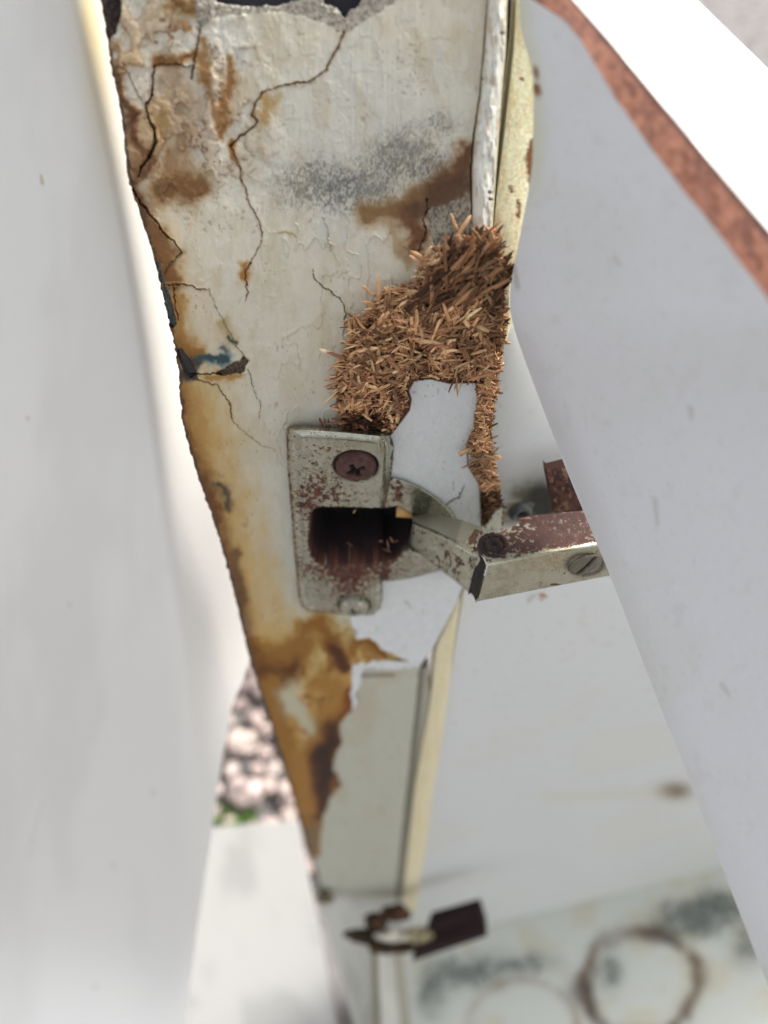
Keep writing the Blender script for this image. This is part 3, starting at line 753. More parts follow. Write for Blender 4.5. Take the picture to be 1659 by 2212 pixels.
# skirt closing the plate towards the door and the back wall of the cup
def box_mesh(name, corners8, colr, mat, parent, alpha=1.0, bev=0.0, base=None):
    V = np.array(corners8, float)
    F = np.array([[0, 1, 2, 3], [7, 6, 5, 4], [0, 4, 5, 1], [1, 5, 6, 2], [2, 6, 7, 3], [3, 7, 4, 0]])
    c = np.ones((8, 4)); c[:, :3] = s2l(colr); c[:, 3] = alpha
    o = raw_mesh(name, V, F, c, mat, parent, smooth=False, base=base)
    if bev:
        m = o.modifiers.new('bevel', 'BEVEL'); m.width = bev*MM; m.segments = 3; m.limit_method = 'ANGLE'
    return o

def screw(name, centre, rad, dome, parent, colr, alpha, rough_amt, axis='y', cross_rot=0.0, frame=None, seed=0, slot=False, plain=False):
    """pan head with a pressed cross recess; frame = (right, up, out) unit vectors"""
    R, U_, O = frame
    r = np.linspace(0, 1, 34)[:, None]*np.ones((1, 96)); a = np.ones((34, 1))*np.linspace(0, 2*np.pi, 97)[None, :-1]
    x = r*np.cos(a); y = r*np.sin(a)
    h = dome*np.sqrt(np.clip(1-(r*.98)**2, 0, 1))**.8
    cx, cy = x*math.cos(cross_rot)+y*math.sin(cross_rot), -x*math.sin(cross_rot)+y*math.cos(cross_rot)
    if slot: cr = sm(.2, .12, np.abs(cy))*sm(.95, .85, np.abs(cx))
    else: cr = np.maximum(sm(.14, .08, np.abs(cx))*sm(.52, .42, np.abs(cy)), sm(.14, .08, np.abs(cy))*sm(.52, .42, np.abs(cx)))
    cr = np.maximum(cr, sm(.24, .15, r)) if not slot else cr
    if plain: cr = np.exp(-((r-.62)/.07)**2)*.6+sm(.3, .15, r)*.5
    n = fbm(x*4+seed, y*4, 601+seed, 4, .6)
    h = h-cr*dome*.9+(n-.5)*rough_amt
    h = np.where(r >= .999, -0.5, h)
    P = np.asarray(centre)+(x*rad)[..., None]*R+(y*rad)[..., None]*U_+h[..., None]*O
    P = np.concatenate([P, P[:, :1]], 1)
    c = mix(mix(np.broadcast_to(s2l(colr), x.shape+(3,)), (74, 44, 38), sm(.46, .58, n)*(.35 if alpha > .5 else .8)), (26, 20, 20), cr*.95)
    al = alpha*(1-cr)*(1-sm(.46, .58, n)*.7)
    c = with_a(c, al); c = np.concatenate([c, c[:, :1]], 1)
    return grid(name, P, c, M_metal, parent, flip=True)
fr_door = (np.array([1., 0, 0]), np.array([0., 0, 1]), np.array([0, -1., 0]))
o = screw('screw', SC1+np.array([0, .15, 0]), 3.45, 1.3, hinge, (92, 66, 60), .1, .7, frame=fr_door, cross_rot=.5, seed=1)
tag(o, 'rust covered upper screw head')
o = screw('screw', SC2+np.array([0, .15, 0]), 3.1, 2.4, hinge, (184, 182, 164), 1.0, .2, frame=fr_door, cross_rot=.3, seed=4)
tag(o, 'bright lower screw head')

bw_ = [(858, 1096, 1.0), (892, 1108, 1.0), (890, 1119, 1.0), (856, 1117, 1.0)]
bw3 = [on_plane(np.array(float(a)), np.array(float(b)), (0, DOOR_Y+1.5, 0), (0, 1, 0)) for a, b, c in bw_]
box_mesh('bare_wood', bw3+[p+np.array([0, 1.5, 0]) for p in bw3], (222, 176, 116), M_wood, door)
# moving link between the cup and the arm
ARM_P0 = on_plane(np.array(1180.), np.array(1225.), (0, 66.0, 0), (0, 1, 0))
def armf(u, v): return on_plane(np.asarray(u, float), np.asarray(v, float), ARM_P0, AN)
link_top = [(889, 1113, 87), (930, 1119, 82), (1000, 1133, 76), (1044, 1149, 73.5)]
link_rdg = [(893, 1133, 79), (935, 1153, 74.5), (985, 1180, 70), (1038, 1209, 67.3)]
link_bot = [(885, 1176, 84), (929, 1213, 79.5), (975, 1248, 74.5), (1021, 1285, 70)]
link_in = [(885, 1180, 92), (929, 1214, 88), (975, 1249, 84), (1021, 1286, 79)]
ns, nt_ = 90, 70
def pl_curve(pts, s):
    k = np.linspace(0, 1, len(pts)); a = np.array(pts, float)
    return np.stack([np.interp(s, k, a[:, i]) for i in range(3)], -1)
s = np.linspace(0, 1, ns)
rows = [pl_curve(c, s) for c in (link_top, link_rdg, link_bot, link_in)]
W4 = [np.array([yplane(r[i, 0], r[i, 1], r[i, 2]) for i in range(ns)]) for r in rows]
tt = np.linspace(0, 1, nt_)
LP = np.zeros((ns, nt_, 3))
kn = np.array([0, .42, .86, 1.0])
for i in range(ns):
    pts4 = np.array([W4[j][i] for j in range(4)])
    raw = np.stack([np.interp(tt, kn, pts4[:, c]) for c in range(3)], -1)
    ker = np.array([0, 1, 2, 3, 2, 1, 0.]); ker /= ker.sum()
    pad = np.concatenate([np.repeat(raw[:1], 3, 0), raw, np.repeat(raw[-1:], 3, 0)])
    smo = np.stack([np.convolve(pad[:, c], ker, 'valid') for c in range(3)], -1)
    smo[0] = raw[0]; smo[-1] = raw[-1]; LP[i] = smo
lu, lv = proj(LP)
S_, T_ = np.meshgrid(s, tt, indexing='ij')
# long pressed groove in the front web
LP[..., 1] += np.exp(-(((S_-.62)/.2)**2+((T_-.62)/.07)**2))*1.5
ln = fbm(lu/9, lv/9, 521, 4, .6); lf = fbm(lu/3, lv/3, 523, 2)
ld = .28+.35*sm(.42, .3, T_)*fbm(lu/12, lv/12, 525)*1.3+.5*sm(.35, .05, T_)*sm(.3, .9, S_)+.5*np.exp(-(((S_-.62)/.18)**2+((T_-.62)/.08)**2))+.35*blob(lu, lv, 1020, 1180, 22, 26)+.3*blob(lu, lv, 900, 1150, 12, 14)
lc, la = rust_paint(lu, lv, ld, ln, lf, (186, 186, 166))
lc = mix(lc, (70, 62, 48), sm(.5, .62, ln)*.35); lc = mix(lc, (92, 104, 66), np.exp(-(((S_-.5)/.1)**2+((T_-.55)/.1)**2))*.4)
lc = mix(lc, (58, 52, 42), np.clip(sm(.05, .0, T_)+sm(.80, .9, T_)*.8+sm(.05, 0, S_)*.7, 0, .85))  # dark edges painted in as shadow between link and flange
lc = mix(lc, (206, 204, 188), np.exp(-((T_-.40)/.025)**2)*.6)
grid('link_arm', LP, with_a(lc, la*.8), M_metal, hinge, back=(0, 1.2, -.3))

# the arm itself: top web with rivets, rounded fold, front web with the adjusting screw
a1s = 70
def lerp_pts(a, b, n): return [(a[0]+(b[0]-a[0])*t, a[1]+(b[1]-a[1])*t) for t in np.linspace(0, 1, n)]
na, nt2 = 150, 110
s = np.linspace(0, 1, na)
S_ = s
fold = armf(1054+(1330-1054)*s, 1222+(1171-1222)*s)
bott = armf(1030.5+(1360-1030.5)*s, 1303+(1239-1303)*s)
HN = np.array([0, 0, 1.0])
zf = fold[:, 2]
tb_u = interp(s, [(0, 1027), (.06, 1040), (.14, 1068), (.2, 1085), (.33, 1122), (.44, 1152), (1, 1345)]); tb_v = interp(s, [(0, 1163), (.06, 1152), (.14, 1149), (.2, 1150), (.33, 1129), (.44, 1113), (1, 1095)])
back_ = np.array([on_plane(np.array(tb_u[i]), np.array(tb_v[i]), fold[i], HN) for i in range(na)])
bott2 = bott+np.array([-.05, 4.5, 1.0])
AP = np.zeros((na, nt2, 3)); tt = np.linspace(0, 1, nt2)
for i in range(na):
    pts4 = np.array([back_[i], fold[i], bott[i], bott2[i]])
    raw = np.stack([np.interp(tt, [0, .40, .9, 1.0], pts4[:, c]) for c in range(3)], -1)
    ker = np.hanning(13); ker /= ker.sum()
    pad = np.concatenate([np.repeat(raw[:1], 6, 0), raw, np.repeat(raw[-1:], 6, 0)])
    smo = np.stack([np.convolve(pad[:, c], ker, 'valid') for c in range(3)], -1)
    smo[0] = raw[0]; smo[-1] = raw[-1]; AP[i] = smo
au, av = proj(AP)
an = fbm(au/10, av/7, 531, 4, .6); af = fbm(au/3, av/2.6, 533, 3)
T_ = np.repeat(tt[None, :], na, 0); S2 = np.repeat(s[:, None], nt2, 1)
top = sm(.395, .33, T_)
ad = top*(.55+.55*sm(1070, 1150, au))+(1-top)*(.05+.10*blob(au, av, 1190, 1205, 60, 10)+.35*blob(au, av, 1264, 1219, 50, 28))
ac, aa = rust_paint(au, av, ad, an, af, (192, 192, 172))
ac = mix(ac, (58, 38, 34), top*sm(1060, 1150, au+(an-.5)*90)*.75)
ac = mix(ac, (62, 50, 46), blob(au, av, 1072, 1182, 34, 24)*1.1*top)
ac = mix(ac, (186, 150, 88), (1-top)*sm(.5, .64, fbm(au/7, av/3, 537))*blob(au, av, 1190, 1210, 90, 22)*.7)
ac = mix(ac, (52, 46, 36), (1-top)*np.clip(np.exp(-((np.hypot((au-1264)/37, (av-1219)/22)-1)/.22)**2)*.8, 0, 1))
ac = mix(ac, (90, 66, 44), (1-top)*sm(1.2, .5, seg_dist(au, av, [(1170+20, 1285-22), (1200, 1262), (1216, 1266)], False, [2.5, 3.2, 1.6])))
aa = aa*(1-top*.45)
arm = grid('hinge_arm', AP, with_a(ac, aa), M_metal, hinge, flip=False)
# dark open end of the arm channel with the spring edge
e_l = [armf(1051, 1224), armf(1029, 1302)]
GP = np.zeros((30, 8, 3))
for i, t in enumerate(np.linspace(0, 1, 30)):
    a = yplane(1031+(1011-1031)*t, 1204+(1283-1204)*t, 68.6); b = e_l[0]*(1-t)+e_l[1]*t+np.array([0, .15, 0])
    for j, q in enumerate(np.linspace(0, 1, 8)):
        GP[i, j] = a*(1-q)+b*q+np.array([0, 1.2*math.sin(math.pi*q)+.35*math.sin(i*2.1), 0])
gcol = solid((24, 22, 22), GP.shape[:2], .3)
gcol[::3, :, :3] = s2l((50, 46, 42))
grid('spring', GP, gcol, M_metal, hinge, smooth=True)
# pivot rivet on the top web
fr_top = (np.array([1., 0, 0]), np.array([0, 1., 0]), np.array([0, 0, 1.]))
zc = float(np.interp(1068, tb_u[:60], zf[:60]))
rc_ = on_plane(np.array(1066.), np.array(1178.), (0, 0, zf[10]), HN)
screw('rivet', rc_+np.array([0, 0, -.05]), 2.5, .5, hinge, (50, 44, 42), .1, .9, frame=fr_top, seed=9, plain=True)
fr_arm = (AT, np.array([0, 0, 1.]), AN)
scw = screw('adjusting_screw', armf(1264, 1219)+AN*.05, 2.8, .5, hinge, (120, 118, 104), .8, .15, frame=fr_arm, seed=12, cross_rot=1.1, slot=True)
# rusted mounting block standing on the side panel behind the arm
mb = [yplane(1176, 1022, 84), yplane(1232, 1008, 84), yplane(1290, 1101, 84), yplane(1195, 1112, 84)]
nq = 60; q = np.linspace(0, 1, nq)
MP = np.zeros((nq, nq, 3))
for i, t in enumerate(q):
    for j, r in enumerate(q):
        MP[i, j] = (mb[0]*(1-r)+mb[1]*r)*(1-t)+(mb[3]*(1-r)+mb[2]*r)*t
MP[..., 1] += .8*sm(.1, 0, q)[None, :]+.6*sm(.08, 0, q)[:, None]
mu, mv = proj(MP); mn = fbm(mu/9, mv/9, 541, 4, .6)
mc = mix(mix(np.broadcast_to(s2l((92, 56, 46)), mu.shape+(3,)), (58, 36, 34), sm(.45, .6, mn)), (138, 106, 80), sm(.58, .68, fbm(mu/8, mv/8, 543))*.8)
grid('mounting_plate', MP, with_a(mc, .05), M_metal, hinge, back=(0.1, 1.6, 0))

# ================================================================== THE CABINET (side panel, front edge, shelf at the bottom)
Pv = np.linspace(0, 1, 640); Pu = np.linspace(0, 1, 260)
left_t = (pan(1078., 800.)-PAN_P0)@AT
zt = -69.0
# panel sheet in its own metric coordinates
tcoord = left_t+(620-left_t)*Pu**1.5; zcoord = zt+(ZF-330-zt)*(Pv**1.2)  # unseen extension to the right and below the floor, added to block sun
SPn = PAN_P0*np.array([1, 1, 0])+AT*tcoord[None, :, None]+np.array([0, 0, 1.])*zcoord[:, None, None]
# use projected picture positions only to lay the stains and painted shade where they are on the panel
pu, pv = proj(SPn)
pcl = np.broadcast_to(s2l((214, 217, 215)), pu.shape+(3,)).copy()
M3 = SPn
px3, pz3 = SPn[..., 0], SPn[..., 2]
pcl = mix(pcl, (214, 214, 200), sm(.45, .7, fbm(px3/50, pz3/60, 701))*.35)
pcl = mix(pcl, (104, 102, 78), np.clip(blob(pu, pv, 1150, 1088, 66, 46)*1.5, 0, .95)*(.5+.9*fbm(px3*.8, pz3*.8, 703)))  # dirt and recess shade between socket and block, painted as colour
pcl = mix(pcl, (26, 30, 27), np.clip(blob(pu, pv, 1172, 1084, 36, 42)*1.5, 0, .95))  # dark core of that painted shade, beside the mounting block
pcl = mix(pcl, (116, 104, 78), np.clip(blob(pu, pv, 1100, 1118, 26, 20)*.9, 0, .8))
pcl = mix(pcl, (120, 98, 70), np.clip(1.2*blob(pu, pv, 1458, 1708, 34, 17), 0, .9))
pcl = mix(pcl, (206, 200, 160), np.clip(np.exp(-seg_dist(pu, pv, [(1180, 1722), (1440, 1712)], False, [8, 8])**2), 0, .25))
pcl = mix(pcl, (180, 176, 152), .5*sm(1780, 1960, pv)*sm(1500, 1600, pu))
spk = sm(.79, .82, fbm(px3*1.6, pz3*1.6, 705, 2)); pcl = mix(pcl, (190, 184, 166), spk*.4)
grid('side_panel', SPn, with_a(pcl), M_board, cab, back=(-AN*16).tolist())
# soft black ring: screw socket
rs = pan(1122.7, 1102.0)
rr = np.linspace(0, 1, 22); an_ = np.linspace(0, 2*np.pi, 49)
RR, AA = np.meshgrid(rr, an_, indexing='ij')
prof = 1.5*np.sin(np.pi*np.clip((RR-.32)/.68, 0, 1))**.6-1.0*(RR < .3)
RP = rs+AT*(2.5*RR*np.cos(AA))[..., None]+np.array([0, 0, 1.])*(2.5*RR*np.sin(AA))[..., None]+AN*(prof+.1)[..., None]
rcl = mix(np.broadcast_to(s2l((78, 82, 82)), RR.shape+(3,)), (14, 14, 14), sm(.42, .32, RR))
rcl = mix(rcl, (120, 116, 100), sm(.5, .65, fbm(RR*6, AA*2, 709))*.5)
rso = grid('screw_socket', RP, with_a(rcl), M_board, cab, flip=True)
# yellowed wooden front edge of the carcass
def strip(name, left, right, off, colf, parent, mat, n=400, m=24, back=None, bulge=.3, v0=None, v1=None, ondoor=False):
    vs = np.linspace(v0, v1, n); a = interp(vs, left); b = interp(vs, right); t = np.linspace(0, 1, m)
    u = a[:, None]*(1-t)+b[:, None]*t; v = np.repeat(vs[:, None], m, 1)
    P = (at(u, v, 1/door_inv(v)+1.0-.012*(u-1070)) if ondoor else pan(u, v, off))+AN*(bulge*np.sin(np.pi*t)**.6)[None, :, None]
    return grid(name, P, with_a(colf(u, v)), mat, parent, back=back)
def tan_col(u, v):
    c = np.broadcast_to(s2l((240, 234, 198)), u.shape+(3,)).copy()
    c = mix(c, (222, 194, 138), sm(.5, .7, fbm(u/6, v/70, 711))*.6)
    c = mix(c, (222, 222, 176), sm(.5, .7, fbm(u/12, v/30, 713))*.5)
    c = mix(c, (206, 176, 128), sm(.62, .7, fbm(u/4, v/14, 719))*.4)
    for (pts, rad) in (([(1148, 300), (1143, 340), (1148, 400)], [5, 10, 7]), ([(1158, 160), (1157, 172)], [5, 4]), ([(1125, 168), (1127, 170)], [3, 3]),
                       ([(1103, 412), (1102, 402)], [4, 4]), ([(1117, 432), (1121, 450), (1117, 466)], [4, 4, 4])):
        c = mix(c, (122, 84, 56), sm(1.4, .6, seg_dist(u+(fbm(u/4, v/4, 717)-.5)*8, v, pts, False, rad)))
    return c
strip('front_edge', [(-60, 1116), (0, 1116), (110, 1110), (216, 1098), (288, 1090), (432, 1072), (490, 1067), (640, 1068), (700, 1084), (760, 1079)],
      [(-60, 1185), (0, 1190), (500, 1185), (640, 1150), (700, 1104), (760, 1088)], 2.5, tan_col, cab, M_wood, v0=-60, v1=745, back=(0, 5, 0), ondoor=True)
strip('front_edge', [(1285, 993), (1398, 941), (1513, 930), (1693, 898), (1891, 875), (1970, 866)],
      [(1285, 996), (1340, 988), (1420, 976), (1513, 966), (1693, 938), (1891, 909), (1970, 898)], 2.0,
      lambda u, v: mix(tan_col(u, v+3000), (214, 202, 168), .6+0*u), cab, M_wood, v0=1285, v1=1968, back=(0, 5, 0))
strip('rail_and_gap_shade', [(1441, 903), (1477, 901), (1650, 883), (1891, 857), (1960, 849)], [(1441, 924), (1513, 932), (1693, 900), (1891, 877), (1970, 868)], 0.6, lambda u, v: mix(np.broadcast_to(s2l((128, 126, 108)), u.shape+(3,)), (186, 184, 170), sm(10, 22, u-interp(v, [(1441, 903), (1650, 883), (1960, 849)]))), cab, M_board, v0=1441, v1=1968, back=(0, 3, 0))  # stands in for the shadow gap beside the door, its darkness painted
# added dark sheet: shade in the gap between door and carcass, as colour
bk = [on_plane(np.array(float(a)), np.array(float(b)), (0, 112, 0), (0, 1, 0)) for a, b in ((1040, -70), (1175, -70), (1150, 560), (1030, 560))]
box_mesh('rail_and_gap_shade', [bk[0], bk[1], bk[2], bk[3]]+[p+np.array([0, 3, 0]) for p in bk], (40, 36, 40), M_wood, cab)
# bottom panel with ring stains and mould
FU, FV = uvgrid(800, 2100, 1850, 2290, 4)
def floorp(u, v): return on_plane(u, v, (0, 0, ZF), (0, 0, 1))
FPn = floorp(FU, FV)
# clip against the side panel: keep only what lies in front of it
dd = (FPn-PAN_P0)@AN
FX, FY = FPn[..., 0], FPn[..., 1]
FPn = FPn-np.minimum(dd, 0)[..., None]*AN
fw = (fbm(FU/40, FV/40, 721)-.5)*26
c = np.broadcast_to(s2l((178, 181, 174)), FU.shape+(3,)).copy()
c = mix(c, (170, 164, 138), sm(.45, .7, fbm(FU/60, FV/60, 723))*.5)
sp_ = fbm(FU/6, FV/7, 725, 4, .7)
for (cx, cy, rx, ry, d) in ((1010, 2100, 70, 34, 1.0), (1130, 2080, 60, 22, .8), (930, 2140, 26, 50, .9), (1500, 1985, 80, 34, 1.2), (1560, 1955, 50, 30, 1.3), (1318, 2098, 26, 40, .8), (1620, 2040, 40, 50, .7)):
    d_ = np.exp(-(((FU+fw-cx)/rx)**2+((FV+fw-cy)/ry)**2))*d
    c = mix(c, (96, 102, 96), np.clip(d_*.9*(.3+1.2*fbm(FU/16, FV/16, 735)), 0, .85)); c = mix(c, (56, 62, 60), sm(.52-.2*d_, .7-.1*d_, sp_)*np.clip(d_*1.2, 0, .6))
th = np.arctan2(FV-2126, FU-1384)
rr = np.hypot((FU-1384)/122, (FV-2126)/116)
rw = np.exp(-((rr-1+(fbm(FU/34, FV/34, 727, 3)-.5)*.22)/(.07+.12*fbm(FU/50, FV/50, 728)))**2)
c = mix(c, (92, 76, 58), np.clip(rw*(.1+1.5*fbm(FU/26, FV/26, 729)), 0, .9))
c = mix(c, (70, 60, 50), np.clip(rw*1.2*blob(FU, FV, 1425, 2018, 50, 30), 0, .9)+np.clip(rw*1.0*blob(FU, FV, 1270, 2170, 40, 60), 0, .7))
rr2 = np.hypot((FU-1130)/118, (FV-2222)/104)
c = mix(c, (124, 106, 82), np.clip(np.exp(-((rr2-1)/.09)**2)*.7*fbm(FU/30, FV/30, 731)*1.4, 0, .8))
c = mix(c, (70, 56, 46), np.clip(blob(FU, FV, 1250, 2140, 26, 26)*.7, 0, 1))
grid('bottom_panel', FPn, with_a(c), M_board, cab, back=(0, 0, -16))
# post and rail below the door
def upright(name, u0, u1, v0, v1, y0, y1, colr, parent, mat=M_board, thick=8):
    a = [yplane(u0[0], v0, y0), yplane(u1[0], v0, y0), yplane(u1[1], v1, y1), yplane(u0[1], v1, y1)]
    t = np.array([0, thick, 0.])
    return box_mesh(name, [p for p in a]+[p+t for p in a], colr, mat, parent, bev=.5)

# ================================================================== LEANING BOARD on the right, broken at its top
def rb_inv(u, v):
    u = np.asarray(u, float); v = np.asarray(v, float)
    i = .0092+.0009*sm(980, 640, v)+(u-1110)*9.0e-6-(v-640)*2.85e-6
    i = i+1.2e-6*np.clip(640-v, 0, None)+np.clip(v-1250, 0, None)**1.5*5.5e-8+(fbm(u/500, v/500, 801, 2)-.5)*2.5e-4
    ue = 1101+.384*(v-684)
    i = i-7e-6*np.clip(60-(u-ue), 0, 60)**2/60.0*sm(650, 800, v)*.5
    return np.clip(i, .0085, .0165)
RL = [(-70, 1118), (0, 1119), (72, 1123), (115, 1139), (151, 1152), (324, 1152), (396, 1146), (450, 1134), (522, 1121), (583, 1108), (640, 1100), (684, 1101), (796, 1140), (1012, 1222), (1248, 1320), (1516, 1422), (1696, 1494), (1791, 1528), (2130, 1659), (2300, 1725)]
RTOP = [(1100, -120), (1119, -40), (1150, 0), (1224, 47), (1252, 83), (1292, 151), (1332, 216), (1404, 320), (1494, 432), (1602, 569), (1659, 648), (1900, 950)]
RBR = [(1100, -260), (1119, -150), (1238, 0), (1314, 86), (1386, 173), (1458, 259), (1566, 389), (1659, 497), (1900, 790)]
board = thing('loose_board', 'loose bluish white board leaning on the right with a broken brown chipboard top edge', 'board', at(1600., 2290., 1/float(rb_inv(1600, 2290))))
nr, nc = 300, 180
vtop = lambda u: np.interp(u, [p[0] for p in RTOP], [p[1] for p in RTOP])
# rows follow parameter t from the broken top down to below the picture; columns from left border to the right
q = np.linspace(0, 1, nr); r = np.linspace(0, 1, nc)
VV = -60+(2300+60)*q
Lb = interp(VV, RL); kz = np.hanning(21); kz /= kz.sum(); Lb = np.convolve(np.concatenate([np.full(10, Lb[0]), Lb, np.full(10, Lb[-1])+np.arange(10)*2.9]), kz, 'valid')
U2 = Lb[:, None]+(1900-Lb[:, None])*r; V2 = np.repeat(VV[:, None], nc, 1)
vt = vtop(U2)+(fbm(U2/40, V2*0, 811)-.5)*8
V2 = np.maximum(V2, vt)      # rows above the break collapse onto it
bc = np.broadcast_to(s2l((226, 228, 230)), U2.shape+(3,)).copy()
bc = mix(bc, (222, 224, 221), sm(.4, .7, fbm(U2/160, V2/160, 813))*.6)
bc = mix(bc, (190, 184, 168), sm(.68, .8, fbm(U2/30, V2/38, 815))*.12)
bc = mix(bc, (190, 190, 184), sm(1.2, .3, seg_dist(U2, V2, [(1262, 1290), (1258, 1330)], False, [1.5, 1.5])+0)*.5)
for a_, b_, c_, d_2 in ((1330, 560, 1338, 572), (1490, 880, 1494, 905), (1415, 1080, 1420, 1130), (1560, 1480, 1574, 1500)):
    bc = mix(bc, (180, 176, 164), sm(1.5, .3, seg_dist(U2, V2, [(a_, b_), (c_, d_2)], False, [7, 5]))*.4)
bc = mix(bc, (206, 206, 160), np.exp(-((U2-Lb[:, None])/26)**2)*sm(560, 300, V2)*.5)
bc = mix(bc, (140, 96, 64), np.clip(sm(1.5, .5, seg_dist(U2, V2, [(1157, 150), (1160, 165)], False, [6, 5]))+sm(1.5, .5, seg_dist(U2, V2, [(1158, 188), (1162, 200)], False, [9, 8])), 0, 1))
bc = mix(bc, (150, 140, 110), sm(1.3, .3, seg_dist(U2, V2, [(1108, 560), (1118, 620)], False, [5, 8]))*.4)
bc = mix(bc, (176, 174, 166), sm(.8, .84, fbm(U2/7, V2/12, 817, 2))*.15)
BPn = at(U2, V2, 1/rb_inv(U2, V2))
BN = np.array([.05, .35, -.25]); 
uc2 = (V2[1:, :-1]-V2[:-1, 1:]) > 0.01
msk = (V2[1:, :-1] > V2[:-1, :-1]+.01) | (V2[1:, 1:] > V2[:-1, 1:]+.01)
grid('board_face', BPn, with_a(bc), M_board, board, mask=msk)
# broken top edge of brown chipboard, as thick as the board
ub = np.linspace(1105, 1900, 420); tb = np.linspace(0, 1, 40)
v_in = vtop(ub)+(fbm(ub/40, ub*0, 811)-.5)*8; v_out = np.interp(ub, [p[0] for p in RBR], [p[1] for p in RBR])
UB = np.repeat(ub[:, None], 40, 1); VB = v_in[:, None]*(1-tb)+v_out[:, None]*tb
invb = 1/rb_inv(UB, VB)
hB = (fbm(UB/16, VB/16, 821, 4)-.5)*.7+(fbm(UB/90, VB/80, 823)-.5)*1.2
fade = np.sin(np.pi*tb)[None, :]
depB = 1/rb_inv(UB, v_in[:, None]+0*UB)+tb[None, :]*4.0-hB*fade*.8
CB = mix(np.broadcast_to(s2l((160, 112, 86)), UB.shape+(3,)), (120, 80, 60), sm(.42, .7, fbm((UB-VB*.7)/60, (VB+UB*.8)/14, 825))*.7)
CB = mix(CB, (178, 132, 100), sm(.5, .65, fbm((UB-VB*.7)/30, (VB+UB*.8)/18, 827))*.7)
CB = mix(CB, (84, 46, 34), sm(.76, .95, tb)[None, :]*.85+.45*sm(.6, .75, fbm(UB/26, VB/40, 829)))
grid('broken_edge', at(UB, VB, depB), with_a(CB*np.array([.32, .25, .25])), M_edge, board, flip=True)
# back face of the board
grid('board_back', at(U2, V2, 1/rb_inv(U2, V2)+4.0+.0*V2), with_a(bc*.9), M_board, board, mask=msk, flip=True)

# bright sunlit board beyond it
wb = [(1180, -160), (1500, -30), (1560, 30), (1700, 165), (1900, 360), (1900, 1000), (1600, 700), (1380, 330)]
WU, WV = np.meshgrid(np.linspace(0, 1, 40), np.linspace(0, 1, 40))
p00, p10, p01, p11 = [at(float(a), float(b), float(d)) for a, b, d in ((1205, -50, 126), (1447, -58, 150), (1500, 640, 105), (1900, 384, 125))]
WPn = (p00[None, None]*(1-WU[..., None])+p10*WU[..., None])*(1-WV[..., None])+(p01*(1-WU[..., None])+p11*WU[..., None])*WV[..., None]
wc = mix(np.broadcast_to(s2l((158, 158, 153)), WU.shape+(3,)), (220, 216, 202), sm(.5, .7, fbm(WU*6, WV*6, 831))*.6)
tag(grid('white_board', WPn, with_a(wc), M_board, None, back=(0.5, 3, -9), base=p01), 'bright sunlit white board beyond the broken brown edge, top right', 'board')

# ================================================================== LEFT DOOR: smooth white, curved front
def ld_inv(u, v):
    u = np.asarray(u, float); v = np.asarray(v, float)
    s0 = 150+.24*v-.00006*v*v
    x = u-s0
    base = .0099-2.9e-6*v-2.6e-6*(np.sqrt((v-1350)**2+200**2)+(v-1350)-15)/2
    ridge = 1.2e-6*np.minimum(x, 0)+4.5e-4*(1/(1+np.exp(-(x+62)/24.0))-1)-8.5e-6*(np.sqrt(np.clip(x, 0, None)**2+60**2)-60)
    i = base+ridge*(.5+.5*sm(1900, 1350, v))
    return .0021+.5*((i-.0021)+np.sqrt((i-.0021)**2+.0006**2))
LV = np.linspace(-90, 2330, 330)
RLD = [(-90, 260), (0, 268), (400, 340), (800, 430), (1100, 500), (1400, 545), (1470, 525), (1520, 503), (1640, 480), (1775, 461), (1990, 428), (2212, 399), (2330, 382)]
lr = interp(LV, RLD); ll = -160+0*LV
t_ = np.linspace(0, 1, 170)
U3 = ll[:, None]*(1-t_)+lr[:, None]*t_; V3 = np.repeat(LV[:, None], 170, 1)
L3 = np.broadcast_to(s2l((238, 237, 232)), U3.shape+(3,)).copy()
L3 = mix(L3, (214, 190, 116), np.clip(np.exp(-((U3-(188+.14*V3))/30)**2)*sm(560, 60, V3)*.9, 0, 1))
L3 = mix(L3, (206, 200, 180), np.exp(-((U3-(180+.2*V3))/80)**2)*sm(1300, 300, V3)*.4)
for a_, b_ in ((330, 1712), (245, 1870), (150, 1305), (60, 905), (205, 2130)):
    L3 = mix(L3, (186, 180, 166), sm(1.5, .3, np.hypot(U3-a_, V3-b_)/5)*.6)
L3 = mix(L3, (196, 178, 140), sm(1.4, .5, seg_dist(U3, V3, [(89, 383), (92, 398)], False, [4, 4]))*.7)
L3 = mix(L3, (170, 160, 140), sm(1.4, .5, seg_dist(U3, V3, [(92, 1735), (72, 1800), (63, 1850)], False, [1.2, 1.2, 1.2]))*.5)
M_peel, t, b = new_mat('orange_peel_lacquer')
a = t.nodes.new('ShaderNodeAttribute'); a.attribute_name = 'Col'; t.links.new(a.outputs['Color'], b.inputs['Base Color'])
b.inputs['Roughness'].default_value = .38
n = t.nodes.new('ShaderNodeTexNoise'); n.inputs['Scale'].default_value = 900; n.inputs['Detail'].default_value = 3
bp = t.nodes.new('ShaderNodeBump'); bp.inputs['Strength'].default_value = .5; bp.inputs['Distance'].default_value = .00009
tcc = t.nodes.new('ShaderNodeTexCoord'); t.links.new(tcc.outputs['Object'], n.inputs['Vector'])
t.links.new(n.outputs['Fac'], bp.inputs['Height']); t.links.new(bp.outputs[0], b.inputs['Normal'])
L3 = mix(L3, (210, 208, 202), sm(.45, .7, fbm(U3/160, V3/500, 843))*.3)
LPn = at(U3, V3, 1/ld_inv(U3, V3))
cab2 = thing('cabinet', 'smooth white cabinet filling the left side, only its bright curved door showing', 'cabinet', at(400., 2300., 1/float(ld_inv(400, 2300))))
grid('door', LPn, with_a(L3), M_peel, cab2, back=(-3, 16, 0))

